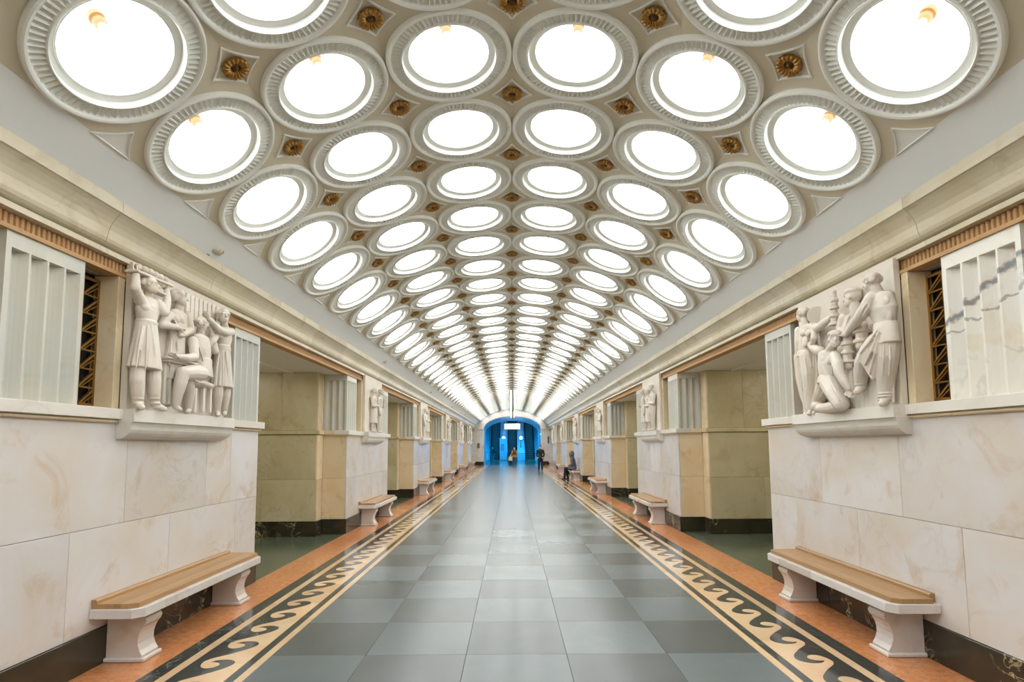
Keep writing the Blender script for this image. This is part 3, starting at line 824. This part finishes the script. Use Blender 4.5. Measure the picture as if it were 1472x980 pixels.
    # D: woman on the right with raised arm
    D = head(P(622,304,.12), (.75,-.65), 1.1, 1) + [cap(P(630,372,.085), P(625,345,.105), .046, .04)]
    D += torso(P, (628,384,.085), (620,468,.08), .135, .085, .066, .066) + [ell(P(606,408,.12), (.03,.05,.04)), ell(P(632,410,.12), (.03,.05,.04))]
    D += chain([P(660,388,.09), P(628,392,.15), P(600,378,.155), P(548,322,.11)], [.05,.044,.042,.028]) + hand(P(538,308,.10), (0,-1,.5), 1.0)
    D += chain([P(586,398,.09), P(566,440,.12), P(548,462,.10)], [.042,.034,.026])
    D += [cone(P(618,466,.08), P(614,678,.075), (.075,.09), (.095,.165), 12, .07), cone(P(618,462,.08), P(618,486,.08), (.08,.094), (.082,.098))]
    D += folds(P, [[(600,490,.16), (588,580,.175), (580,672,.17)], [(618,490,.165), (618,580,.18), (616,676,.175)], [(634,490,.155), (644,580,.165), (650,670,.15)]])
    for u0, u1 in ((594,588), (634,626)):
        D += chain([P(u0,660,.075), P(u0-2,720,.08), P(u1,806,.055)], [.056,.056,.034]) + [ell(P(u0-2,730,.065), (.045,.055,.055)), cap(P(u1,814,.06), P(u1+4,820,.13), .03, .02)]
    add_world_mesh('figure', clay(D, CL, V, 2), t, 'standing woman reaching up to the frame')
    # slatted frame in the background
    bars = []
    for i in range(8):
        u = 432+i*22; v0 = 188+i*9.5
        bars.append(blk((P(u,v0,.012)+P(u,v0+128,.012))/2, (.012, .03, (P(u,v0,.012)-P(u,v0+128,.012)).z/2)))
    for dv in (4, 60, 124):
        a, b = P(425,186+dv,.01), P(595,258+dv,.01)
        bars.append(blk((a+b)/2, (.008, (b-a).length/2, .008), Vector((0,1,0)).rotation_difference(b-a).to_matrix()))
    bm = bmesh.new()
    for p in bars: add_prim(bm, p)
    add_world_mesh('slatted_frame', from_bm(bm, CL), t)
relief_left()
def relief_right():
    t = relief_base(1, 0, 'carved relief of four workers, one kneeling among insulators, on the nearest right pier')
    P = lambda a, b, d: pix_on_x(1120+a/3.769, 380+b/3.769, XR-d)
    V = .0062
    # A: bare-chested man on the far left, arm raised
    A = head(P(128,268,.08), (-.35,.95), 1.08) + [cap(P(148,345,.06), P(138,300,.07), .05, .042)]
    A += torso(P, (146,348,.065), (144,475,.065), .15, .095, .066, .066) + [ell(P(130,372,.125), (.026,.055,.038)), ell(P(158,372,.12), (.026,.05,.038)), ell(P(142,420,.12), (.02,.05,.06))]
    A += [cone(P(142,470,.065), P(142,496,.065), (.076,.105), (.08,.11))]
    A += chain([P(180,338,.07), P(215,342,.10), P(242,318,.105), P(280,288,.10)], [.052,.046,.042,.028]) + hand(P(292,288,.10), (-.2,-1,.4), 1.0)
    A += chain([P(108,358,.09), P(104,420,.11), P(106,480,.10), P(116,565,.08)], [.05,.044,.04,.028]) + hand(P(118,590,.08), (0,0,-1), 1.0)
    A += chain([P(188,352,.10), P(190,400,.12), P(174,455,.10)], [.034,.034,.024]) + hand(P(186,348,.11), (0,0,1), .9)
    A += chain([P(152,495,.07), P(160,600,.085), P(166,680,.075), P(172,775,.055)], [.088,.076,.066,.05]) + chain([P(122,500,.06), P(126,620,.06), P(140,700,.05), P(160,780,.04)], [.085,.07,.06,.045])
    A += folds(P, [[(140,505,.145), (150,600,.155), (158,700,.14)], [(120,505,.13), (118,600,.12), (126,680,.10)], [(165,505,.14), (176,560,.13)]], .012)
    A += [cap(P(172,798,.06), P(160,808,.13), .032, .024), cap(P(156,800,.04), P(140,812,.09), .03, .022)]
    add_world_mesh('figure', clay(A, CL, V, 2), t, 'standing man raising an insulator')
    # cloth hanging beside him
    add_world_mesh('cloth', clay(folds(P, [[(205,350,.07), (212,400,.08), (222,440,.05)], [(188,470,.05), (192,600,.05), (200,730,.04)], [(200,470,.06), (206,600,.05), (205,720,.04)]], .02), CL, .007, 2), t)
    # insulator held up
    I = []
    a, b = P(298,322,.10), P(300,150,.10); n = 9
    for i in range(n):
        c = a.lerp(b, i/(n-1)); r = (.05, .036, .05, .036, .046, .034, .04, .024, .02)[i]
        I.append(cone(c-Vector((0,0,.015)), c+Vector((0,0,.015)), (r,r), (r*.9,r*.9)))
    I += [cap(a, b, .024, .014)]
    add_world_mesh('insulator', clay(I, CL, .006, 1), t)
    bm = bmesh.new()
    tube_bm(bm, P(205,275,.0), P(205,275,.03), .10, .095, 40)
    add_world_mesh('wheel', from_bm(bm, CL), t)
    # B: kneeling man with a cap
    B = head(P(304,405,.145), (-.5,-.87), 1.12, capp=True) + [cap(P(272,475,.10), P(292,440,.125), .052, .046)]
    B += torso(P, (262,484,.105), (270,612,.095), .16, .115, .075, .08) + [ell(P(246,512,.145), (.03,.065,.05)), ell(P(280,516,.148), (.03,.06,.05))]
    B += chain([P(304,498,.14), P(318,545,.19), P(326,590,.20), P(352,635,.185), P(374,672,.165)], [.058,.052,.046,.042,.031]) + hand(P(380,692,.15), (0,-.4,-1), 1.2, .7)
    B += chain([P(222,470,.11), P(190,456,.10), P(168,432,.09)], [.055,.046,.034])
    B += [cone(P(268,604,.095), P(266,640,.095), (.088,.125), (.098,.14))]
    B += chain([P(275,640,.11), P(305,700,.15), P(338,758,.165)], [.10,.09,.074]) + chain([P(338,762,.15), P(285,775,.11), P(215,780,.08)], [.068,.064,.05]) + [ell(P(208,768,.08), (.06,.09,.055)), cap(P(205,785,.07), P(190,806,.10), .034, .026)]
    B += chain([P(255,640,.06), P(232,700,.06), P(205,755,.05)], [.09,.08,.06])
    B += folds(P, [[(285,640,.21), (310,690,.245), (330,740,.24)], [(262,650,.19), (280,720,.2), (300,765,.2)], [(240,640,.16), (238,700,.15)], [(225,500,.16), (240,560,.17), (255,605,.165)], [(285,540,.18), (285,600,.18)]], .013)
    add_world_mesh('figure', clay(B, CL, V, 2), t, 'kneeling man with a cap')
    # C: man behind with a cap, looking left
    C = head(P(398,178,.07), (-.45,.88), 1.18, capp=True) + [cap(P(420,268,.045), P(408,220,.06), .056, .048)]
    C += torso(P, (402,285,.04), (365,400,.03), .17, .12, .05, .05)
    C += chain([P(350,290,.05), P(332,345,.07), P(352,385,.08)], [.052,.042,.028]) + hand(P(360,374,.09), (-.2,-1,0), 1.0)
    C += folds(P, [[(400,250,.085), (375,290,.09), (355,350,.08)], [(430,262,.085), (410,310,.09)]])
    add_world_mesh('figure', clay(C, CL, V, 2), t, 'man with a cap looking across')
    # D: man in an apron seen from behind
    D = head(P(500,92,.155), (-.25,.97), 1.06) + [cap(P(538,165,.11), P(518,125,.135), .056, .05)]
    D += torso(P, (548,180,.10), (576,322,.09), .165, .105, .08, .075) + [cap(P(508,182,.14), P(594,168,.08), .05, .05), ell(P(532,205,.145), (.03,.05,.05)), ell(P(578,200,.13), (.03,.05,.055)), ell(P(560,262,.135), (.03,.07,.09)), ell(P(592,275,.115), (.03,.045,.08))]
    D += chain([P(500,186,.16), P(474,232,.185), P(446,272,.19), P(418,308,.175), P(395,338,.155), P(374,364,.135)], [.062,.06,.054,.046,.038,.029]) + hand(P(364,374,.13), (-.1,1,-.3), 1.15)
    D += folds(P, [[(490,225,.235), (468,255,.24), (455,285,.235)], [(470,215,.23), (450,250,.235)], [(440,285,.22), (425,305,.21)]], .011)
    D += [cone(P(578,322,.09), P(580,338,.09), (.085,.118), (.09,.124)), cone(P(580,336,.095), P(584,430,.10), (.085,.118), (.10,.14))]
    D += chain([P(588,420,.095), P(588,500,.10), P(584,570,.10), P(578,640,.085), P(576,722,.075)], [.105,.095,.078,.07,.056]) + [cap(P(574,742,.09), P(556,754,.16), .04, .03)]
    D += [ell(P(578,700,.08), (.064,.066,.014)), ell(P(577,716,.08), (.066,.068,.012)), ell(P(577,732,.08), (.06,.062,.012))]
    D += chain([P(535,425,.11), P(490,475,.125), P(455,525,.13), P(446,590,.115), P(442,645,.10)], [.098,.088,.074,.066,.054]) + [cap(P(444,668,.10), P(424,690,.15), .042, .034), ell(P(443,652,.10), (.06,.062,.013))]
    # the apron: a sheet swung forward from the waist to a point
    n = 14
    for i in range(n+1):
        f = i/n; a = P(548-10*f, 345, .16); m = P(470+70*f, 440+40*f, .20-.02*f); e = P(430+80*f, 490+130*f, .185-.03*f)
        D += [cap(a, m, .018, .02), cap(m, e, .02, .018)]
    D += folds(P, [[(535,350,.20), (480,430,.225), (440,480,.21)], [(540,360,.20), (500,470,.225), (462,545,.205)], [(545,370,.19), (520,480,.21), (490,590,.19)], [(600,440,.19), (602,520,.19), (596,600,.175)], [(570,440,.2), (566,520,.2), (562,600,.18)]], .012)
    add_world_mesh('figure', clay(D, CL, V, 2), t, 'man in an apron seen from behind')
    # hammer leaning on the right
    H = [cap(P(612,455,.06), P(618,745,.05), .013, .013), blk(P(614,440,.06), (.025,.06,.024))]
    add_world_mesh('hammer', clay(H, CL, .005, 1), t)
    # insulators on a fluted block
    def stack(u, v0, v1, d, r, n):
        a, b = P(u, v1, d), P(u, v0, d); out = [cap(a, b, r*.72, r*.72)]
        for i in range(n):
            c = a.lerp(b, (i+.5)/n); out.append(cone(c-Vector((0,0,.015)), c+Vector((0,0,.015)), (r,r), (r*.95,r*.95)))
        return clay(out, CL, .006, 1)
    add_world_mesh('insulator', stack(372,405,550,.08,.062,3), t); add_world_mesh('insulator', stack(448,335,440,.07,.075,2), t)
    bm = bmesh.new()
    for i in range(8):
        u = 352+i*26; a, b = P(u,555,.02), P(u,782,.02)
        bmesh.ops.create_cube(bm, size=1, matrix=Matrix.Translation((a+b)/2) @ Matrix.Diagonal((.05, .07, (a-b).z, 1)))
    bmesh.ops.bevel(bm, geom=bm.edges[:], offset=.008, segments=1, affect='EDGES')
    add_world_mesh('ribbed_block', from_bm(bm, CL), t)
    for i in range(4):
        a = P(500+12*i, 340+8*i, .06)
        m = Matrix.Translation(a) @ Matrix.Rotation(PI/2*(i % 2), 4, 'X') @ Matrix.Rotation(PI/2, 4, 'Y')
        ring = lathe([(.02+.006*math.cos(q*PI/3), .006*math.sin(q*PI/3)) for q in range(7)], 14, CL); ring.transform(m)
        add_world_mesh('chain_link', ring, t)
relief_right()
# farther piers: groups of standing workers
def standing(y, h, face, arms, skirt, seed, hair):
    """local frame of a left relief: X out of the wall, Y along it, Z up from 2.142; h = height"""
    k = h/1.1; z = lambda q: 2.142+q*k; d = .06+.075
    rnd = random.Random(seed); lean = rnd.uniform(-.03, .03)
    P = lambda a, b, q: Vector((d-.02+a, y+b*k+lean*(q-.5), z(q)))
    o = head(P(.035,0,1.01), face, .95*k, hair, capp=(hair == 0 and seed % 2 == 0)) + [cap(P(0,0,.86), P(.01,0,.94), .042*k, .036*k)]
    o += [ell(P(0,0,.82), (.065*k,.125*k,.06*k)), cap(P(0,0,.8), P(0,0,.62), .09*k, .078*k), ell(P(.0,0,.56), (.075*k,.10*k,.06*k))]
    if skirt: o += [cone(P(0,0,.62), P(0,0,.22), (.085*k,.095*k), (.10*k,.14*k), 10, .06, seed)]
    for e in (-1, 1):
        o += chain([P(0,.055*e,.55), P(.02*(e > 0),.06*e,.28), P(0,.055*e,.05)], [.07*k,.052*k,.034*k]) + [ell(P(.03,.06*e,.02), (.055*k,.032*k,.022*k))]
        m = arms[0 if e < 0 else 1]
        sh = P(0,.125*e,.83)
        if m == 'down': el, ha = P(.02,.16*e,.63), P(.05,.14*e,.46)
        elif m == 'in': el, ha = P(.03,.16*e,.63), P(.11,.02*e,.64)
        elif m == 'up': el, ha = P(.05,.20*e,.93), P(.05,.15*e,1.12)
        else: el, ha = P(.06,.15*e,.66), P(.10,.10*e,.82)
        o += chain([sh, el, ha], [.045*k,.038*k,.027*k]) + hand(ha, ha-el, .9*k)
    return o
FIGS = {}
def fig(kind, res):
    if kind not in FIGS:
        spec = {0: (1.10, (1,.3), ('in','down'), True, 1, 1), 1: (1.12, (1,-.5), ('down','in'), False, 2, 0), 2: (1.06, (1,.1), ('hold','in'), True, 3, 1), 3: (1.13, (1,.6), ('down','hold'), False, 4, 0)}[kind]
        FIGS[kind] = clay(standing(0, *spec), CL, res, 2)
    return FIGS[kind]
LAY = {(-1,1): [(0,-.28), (3,.34)], (1,1): [(0,-.42), (2,.02), (1,.42)], (-1,2): [(1,-.35), (2,.05), (0,.4)], (1,2): [(3,-.36), (1,.0), (2,.4)], (-1,3): [(2,-.3), (3,.3)], (1,3): [(1,-.4), (0,.0), (3,.38)],
       (-1,4): [(3,-.3), (0,.3)], (1,4): [(2,-.3), (1,.3)], (-1,5): [(1,-.35), (2,.3)], (1,5): [(0,-.3), (3,.3)]}
for (s, k), items in LAY.items():
    n = len(items); side = 'left' if s < 0 else 'right'
    t = relief_base(s, k, 'carved relief of %s standing figures over the bench of %s %s pier' % ({2: 'two', 3: 'three'}[n], PIERS[k], side))
    for kind, y in items: mesh_obj('figure', fig(kind, .012), t, (0, y+.05*(1 if s < 0 else -1), 0))

# ---------------------------------------------------------------- security cameras on the left cornice
CAM_BODY = lathe([(.001,.09), (.03,.088), (.045,.08), (.05,.06), (.05,-.05), (.042,-.08), (.03,-.085), (.001,-.085)], 20, 'camera_gray')
CAM_LENS = lathe([(.001,.1), (.022,.098), (.028,.09), (.03,.08)], 16, 'black')
CAM_MOUNT = box_mesh(.05, .06, .08, 'gray_metal', .006)
for k in range(6):
    t = thing('security_camera', 'small security camera on the left cornice above %s left pier' % PIERS[k], 'camera', (-3.22, 5.72+PERIOD*k, 3.865), 0, 'security cameras on the left cornice')
    o = mesh_obj('housing', CAM_BODY, t, (-.02, 0, .085)); o.rotation_euler = (math.radians(-100), 0, math.radians(-35))
    mesh_obj('lens', CAM_LENS, o)
    mesh_obj('mount', CAM_MOUNT, t, (-.08, -.03, .04))

# ---------------------------------------------------------------- end wall with the arch
SPR, AA, AB = 3.36, 2.66, 1.18
def arch(a, b, z0, n=20, cx=.05): return [(cx-a*math.cos(PI*i/n), z0+b*math.sin(PI*i/n)) for i in range(n+1)]
we = tag(mesh_obj('wall_end', prism([(-7,0), (.05-AA,0)]+arch(AA, AB, SPR)+[(.05+AA,0), (7,0), (7,5.9), (-7,5.9)], Y_END, Y_END+.5, 'marble', 'y')),
         'marble end wall pierced by the arch to the escalators', 'wall', kind='structure')
o = mesh_obj('archivolt', prism(arch(AA+.02, AB+.02, SPR)+arch(AA+.52, AB+.5, SPR)[::-1], Y_END-.09, Y_END-.001, 'marble', 'y'), we)
for s in (-1, 1):
    a, b = (.05+AA+.02, 3.47) if s > 0 else (-3.47, .05-AA-.02)
    box('plinth_slab', a, b, Y_END-.04, Y_END-.002, 0, .34, 'plinth_black', we, .004)
    a, b = (.05+AA, 3.47) if s > 0 else (-3.47, .05-AA)
    box('impost', a, b, Y_END-.06, Y_END-.002, SPR-.08, SPR, 'marble_warm', we, .004)
def wall_box(x, z, h, wd, label):
    t = thing('wall_box', label, 'wall box', (x, Y_END-.001, z))
    box('case', -wd/2, wd/2, -.1, 0, 0, h, 'black', t, .01); box('face_plate', -wd/2+.03, wd/2-.03, -.108, -.101, .05, h-.05, 'gray_metal', t, .002)
wall_box(-3.12, 1.6, .45, .22, 'small black box on the end wall left of the blue arch')
wall_box(3.4, 2.0, .62, .12, 'narrow dark box on the end wall right of the blue arch')

# ---------------------------------------------------------------- blue escalator hall
YL0, YL1, YE = Y_END+.5, 61.0, 68.3
lob = tag(mesh_obj('floor_lobby', box_mesh(9, 20, .1, 'floor_green', 0), None, (0, YL0-.5+10, -.05)), 'floor of the blue lit escalator hall', 'floor', kind='structure')
vp = [(-2.95,0)]+arch(2.95, 1.28, 3.3, 16, 0)+[(2.95,0)]
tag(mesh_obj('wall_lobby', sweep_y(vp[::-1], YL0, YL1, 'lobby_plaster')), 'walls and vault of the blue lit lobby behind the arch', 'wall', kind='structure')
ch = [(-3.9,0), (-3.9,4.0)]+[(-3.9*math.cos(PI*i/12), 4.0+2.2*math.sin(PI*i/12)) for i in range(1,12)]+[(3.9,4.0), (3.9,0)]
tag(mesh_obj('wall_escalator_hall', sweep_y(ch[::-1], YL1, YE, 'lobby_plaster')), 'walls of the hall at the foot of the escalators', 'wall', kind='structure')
f1 = arch(2.95, 1.28, 3.3, 16, 0)
tag(mesh_obj('wall_lobby_end', prism([(-4.2,0), (-2.95,0)]+f1+[(2.95,0), (4.2,0), (4.2,6.6), (-4.2,6.6)], YL1, YL1+.15, 'lobby_plaster', 'y')), 'inner arch of the blue lobby', 'wall', kind='structure')
# sloping tunnel
def tunnel():
    L = 26; dy, dz = L*math.cos(PI/6), L*math.sin(PI/6); n = len(ch)
    v = [(x, YE, z) for x, z in ch]+[(x, YE+dy, z+dz) for x, z in ch]
    f = [(i+1, i, n+i, n+i+1) for i in range(n-1)]
    f.append((n, 2*n-1, n-1, 0)); f.append(tuple(range(n, 2*n)))
    return from_data(v, f, 'lobby_plaster')
tag(mesh_obj('wall_tunnel', tunnel()), 'sloping tunnel above the escalators', 'wall', kind='structure')
def prism_x(poly, x0, x1, mat):
    me = prism(poly, x0, x1, mat, 'y')          # (a, t, b) -> (t, a, b)
    me.transform(Matrix(((0,1,0,0), (1,0,0,0), (0,0,1,0), (0,0,0,1)))); me.flip_normals(); return me
def steps_mesh(n=44):
    p = [(0, 0.02)]
    for i in range(n): p += [(.4*i, .02+.231*i), (.4*i, .02+.231*(i+1))]
    p += [(.4*n, .231*n), (.4*n, .231*n-.5), (.5, -.3), (0, -.02)]
    return prism_x(p[1:], -.5, .5, 'step_dark')
STEPS = steps_mesh()
BAL = prism_x([(-.5,0), (-.5,.9), (.6,.95), (17.6,.95+17*.577), (17.6,17.6*.577+.01), (.02,.012)], -.03, .03, 'step_dark')
HANDRAIL = prism_x([(-.6,.9), (-.5,.97), (.6,1.02), (17.6,1.02+17*.577), (17.6,.95+17*.577), (.6,.95), (-.5,.9)], -.045, .045, 'leather_black')
COMB = box_mesh(1.0, .8, .03, 'gray_metal', .004)
RISER = box_mesh(.96, .012, .03, 'gray_metal', 0)
for x, nm in ((-2.15, 'left'), (.05, 'middle'), (2.3, 'right')):
    t = thing('escalator', 'dark %s escalator rising behind the blue arch' % nm, 'escalator', (x, YE, 0), 0, 'escalators behind the blue arch')
    st = mesh_obj('steps', STEPS, t)
    for i in range(24): mesh_obj('step_edge', RISER, st, (0, .4*i-.007, .231*(i+1)))
    mesh_obj('comb_plate', COMB, t, (0, -.4, .016))
    for s in (-1, 1): mesh_obj('balustrade', BAL, t, (s*.55, 0, 0)); mesh_obj('handrail', HANDRAIL, t, (s*.55, 0, 0))
DECK = prism_x([(-.7,0), (-.7,.92), (.5,.95), (17.6,.95+17.1*.577), (17.6,17.6*.577+.01), (.02,.012)], -.47, .47, 'blue_metal')
POLE = lathe([(.001,0), (.09,0), (.08,.05), (.03,.1), (.025,.9), (.06,1.0), (.07,1.04), (.001,1.05)], 14, 'black')
GLOBE = lathe([(.001,1.42), (.1,1.39), (.19,1.3), (.21,1.2), (.19,1.1), (.1,1.03), (.03,1.02)], 16, 'globe_glow')
for x, nm in ((-1.05, 'left'), (1.17, 'right')):
    t = thing('escalator_deck', 'blue lit metal deck between escalators, %s of the middle one' % nm, 'deck', (x, YE, 0), 0, 'decks between the escalators')
    mesh_obj('deck_panel', DECK, t)
    for y, w2 in ((1.6, 'lower'), (6.2, 'upper')):
        l = thing('torch_lamp', '%s white globe torch lamp on the deck %s of middle escalator' % (w2, nm), 'lamp', (x, YE+y, .95+.577*(y-.5)), 0, 'torch lamps on the escalator decks')
        mesh_obj('pole', POLE, l); mesh_obj('globe', GLOBE, l)
# blue light strips along the lobby
glow('blue_glow', (.0, .5, .95, 1), 100)
def blue_strip(x, z, y0, y1, label):
    t = thing('light_strip', label, 'light strip', (x, y0, z), 0, 'blue light strips of the lobby')
    box('tube', -.03, .03, 0, y1-y0, -.03, .03, 'blue_glow', t, .008)
    box('bracket', -.045, .045, 0, .06, -.06, -.031, 'gray_metal', t, .004); box('bracket', -.045, .045, y1-y0-.06, y1-y0, -.06, -.031, 'gray_metal', t, .004)
for s, nm in ((-1, 'left'), (1, 'right')):
    blue_strip(s*2.83, 2.9, YL0+.1, YL0+2.1, 'blue tube light along the %s wall of the lobby' % nm)
    blue_strip(s*3.7, 2.6, YL1+.6, YE-.3, 'blue tube light on the %s wall by the escalators' % nm)
    blue_strip(s*1.1, 5.5, YL1+1.2, YE+1.0, 'blue tube light over the escalator foot, %s of centre' % nm)
# illuminated direction sign under the lobby vault
t = thing('direction_sign', 'white illuminated sign with orange lettering hanging in the blue arch', 'sign', (.05, 57.5, 3.55))
box('light_box', -.82, .82, -.08, .08, 0, .55, 'panel_glow', t, .01)
box('frame', -.86, .86, -.07, .07, .55, .6, 'gray_metal', t, .004); box('frame', -.86, .86, -.07, .07, -.05, 0, 'gray_metal', t, .004)
x = -.55
for wd in (.1, .12, .08, .14, .1, .12, .09, .12):
    box('lettering', x, x+wd*.7, -.09, -.081, .2, .34, 'sign_orange', t, 0); x += .14
for s in (-.6, .6): box('hanger', s-.015, s+.015, -.015, .015, .6, .98, 'gray_metal', t, 0)
# information column at the foot of the escalators
t = thing('information_column', 'tall pale blue column with pink poster left of the middle escalator', 'column', (-1.05, 66.2, 0))
box('shaft', -.42, .42, -.18, .18, .1, 2.6, 'blue_metal', t, .02); box('base', -.5, .5, -.24, .24, 0, .1, 'gray_metal', t, .01); box('top', -.46, .46, -.22, .22, 2.6, 2.7, 'blue_metal', t, .01)
box('poster', -.28, .1, -.19, -.181, 1.2, 2.0, 'poster_pink', t, 0)
t = thing('ticket_cabinet', 'low white cabinet by the left wall behind the arch', 'cabinet', (-3.2, 64.5, 0))
box('body', -.35, .35, -.25, .25, 0, 1.0, 'lobby_plaster', t, .02); box('top', -.38, .38, -.28, .28, 1.0, 1.05, 'gray_metal', t, .01); box('door', -.3, .3, -.262, -.251, .08, .92, 'blue_metal', t, .005)

# ---------------------------------------------------------------- hanging light boxes seen edge-on
def light_box(y, label):
    t = thing('hanging_light_box', label, 'light box', (.05, y, 3.5), 0, 'light boxes hung under the ridge')
    box('frame', -.055, .055, 0, 1.9, .0, .86, 'gray_metal', t, .006)
    for s in (-1, 1):
        a, b = (.056, .12) if s > 0 else (-.12, -.056)
        box('light_panel', a, b, .02, 1.88, .1, .86, 'panel_glow', t, .004)
    for yy in (.3, 1.6): box('rod', -.012, .012, yy-.012, yy+.012, .86, 5.262-3.5, 'gray_metal', t, 0)
light_box(25.0, 'nearer double light box hanging edge-on under the ridge')
light_box(33.0, 'farther double light box hanging edge-on above the blue arch')

# ---------------------------------------------------------------- people (local +X is forward)
def person(label, loc, rz, spec, group=None):
    k = spec.get('h', 1.75)/1.75; t = thing('person', label, 'person', loc, rz, group)
    V3 = lambda a, b, c: Vector((a*k, b*k, c*k))
    sit = spec.get('pose') == 'sit'; hz = .645 if sit else .93          # hip height
    lean = spec.get('lean', 0)
    sh = V3(lean*.5, 0, hz+.50); nk = V3(lean*.55+.01, 0, hz+.57); hd = V3(lean*.7+.03, 0, hz+.70)
    torso = [ell(V3(lean*.45,0,hz+.40), (.12*k,.18*k,.14*k)), cap(V3(lean*.4,0,hz+.38), V3(0,0,hz+.05), .13*k, .13*k), ell(V3(0,0,hz), (.13*k,.165*k,.12*k)),
             cap(V3(lean*.5,-.14,hz+.47), V3(lean*.5,.14,hz+.47), .065*k, .065*k)]
    legs = []; shoes = []; feet = []
    for e in (-1, 1):
        if sit:
            hp, kn, an = V3(.02,.09*e,hz-.04), V3(.45,.11*e,hz-.05), V3(.42+.08*e,.11*e,.10)
        else:
            st = spec.get('stride', .0)*e
            hp, kn, an = V3(0,.09*e,hz-.05), V3(.02+st*.5,.10*e,.49), V3(st,.11*e,.09)
        legs += chain([hp, kn, an], [.095*k,.068*k,.048*k])
        shoes += [cap(an+V3(-.03,0,-.045), an+V3(.15,.01*e,-.055), .043*k, .034*k)]
    arms = []; hands = []
    for e in (-1, 1):
        m = spec.get('arms', ('down','down'))[0 if e < 0 else 1]
        s0 = V3(lean*.5,.20*e,hz+.46)
        el, ha = {'down': (V3(-.02,.25*e,hz+.18), V3(.06,.25*e,hz-.07)), 'pocket': (V3(-.05,.25*e,hz+.18), V3(.10,.19*e,hz+.02)),
                  'lap': (V3(.08,.24*e,hz+.18), V3(.28,.08*e,hz+.10)), 'out': (V3(.0,.27*e,hz+.18), V3(.10,.34*e,hz-.04))}[m]
        arms += chain([s0, el, ha], [.055*k,.045*k,.033*k]); hands += hand(ha+(ha-el).normalized()*.03, ha-el, 1.5*k)
    hdp = head(hd, (1, 0), 1.42*k, spec.get('hair', 0))
    mesh_obj('body', clay(torso+legs+arms+hands+hdp+[cap(sh, hd, .06*k, .055*k)]+[cap(s[1], s[2], s[3]*.7, s[4]*.7) for s in shoes], 'skin', .014, 2), t)
    coat = list(torso)
    if spec.get('coat'): coat += [cone(V3(0,0,hz+.1), V3(.01,0,hz-spec['coat']), (.15*k,.19*k), (.17*k,.21*k), 5, .03)] if not sit else [cap(V3(0,-.08,hz-.02), V3(.25,-.1,hz), .12*k, .1*k), cap(V3(0,.08,hz-.02), V3(.25,.1,hz), .12*k, .1*k)]
    if spec.get('hood'): coat += [ell(hd+V3(-.03,0,.02), (.135*k,.125*k,.155*k)), cap(sh, hd, .1*k, .1*k)]
    mesh_obj('jacket', clay(coat+arms, spec['top'], .016, 2, grow=.016), t)
    mesh_obj('trousers', clay(legs+[ell(V3(0,0,hz-.02), (.13*k,.165*k,.11*k))], spec['legs'], .016, 2, grow=.012), t)
    for s in shoes: mesh_obj('shoe', clay([s], spec.get('shoes', 'leather_black'), .012, 1, grow=.008), t)
    if not spec.get('hood'):
        mesh_obj('hat' if spec.get('hat') else 'hair', clay([ell(hd+V3(-.025,0,.035), (.105*k,.09*k,.105*k))], spec.get('haircol', 'hair_dark'), .012, 1), t)
    if spec.get('collar'): mesh_obj('scarf', clay([ell(nk, (.1*k,.1*k,.05*k))], spec['collar'], .012, 1), t)
    return t
person('person standing in a black jacket and trousers near the blue arch', (2.0, 38.4, 0), -PI/2-.15, dict(h=1.8, top='cloth_black', legs='cloth_navy', arms=('pocket','pocket'), coat=.08, collar='cloth_green'))
person('person in a grey hooded coat sitting on a right side bench', (3.24, 28.62, 0), PI-.2, dict(h=1.72, pose='sit', top='cloth_grey', legs='cloth_navy', arms=('lap','lap'), hood=True, lean=.16, coat=.1))
wm = person('person in a tan coat walking away with a backpack and child', (.22, 49.2, 0), PI/2, dict(h=1.6, top='cloth_tan', legs='cloth_jeans', arms=('down','out'), stride=.12, coat=.1, haircol='hair_light', hat=True))
bp = thing('backpack', 'brown backpack on the back of the walking person in tan', 'backpack', (.22, 48.985, 1.02))
mesh_obj('bag', clay([blk((0,-.06,.17), (.14,.08,.2)), ell((0,-.1,.12), (.12,.09,.13))], 'pack_brown', .014, 3), bp); box('strap', -.1, -.07, .02, .1, .1, .38, 'pack_brown', bp, .004); box('strap', .07, .1, .02, .1, .1, .38, 'pack_brown', bp, .004)
person('small child in a cream coat holding hands before the blue arch', (-.13, 48.6, 0), PI/2, dict(h=.98, top='cloth_cream', legs='cloth_navy', arms=('down','out'), stride=.08, coat=.12, haircol='cloth_cream', hat=True))
person('person in dark clothes at the foot of the left escalator', (-2.35, 66.5, 0), PI/2, dict(h=1.75, top='cloth_navy', legs='cloth_jeans', arms=('down','down'), stride=.1, coat=.1))

# red sticker on the granite strip beside the second right pier
plain('sticker_red', lin(200,84,72), .5)
tag(box('floor_sticker', 3.08, 3.44, 15.7, 16.15, .0005, .003, 'sticker_red', None, 0), 'faded red sticker on the orange floor strip, right side', 'sticker')
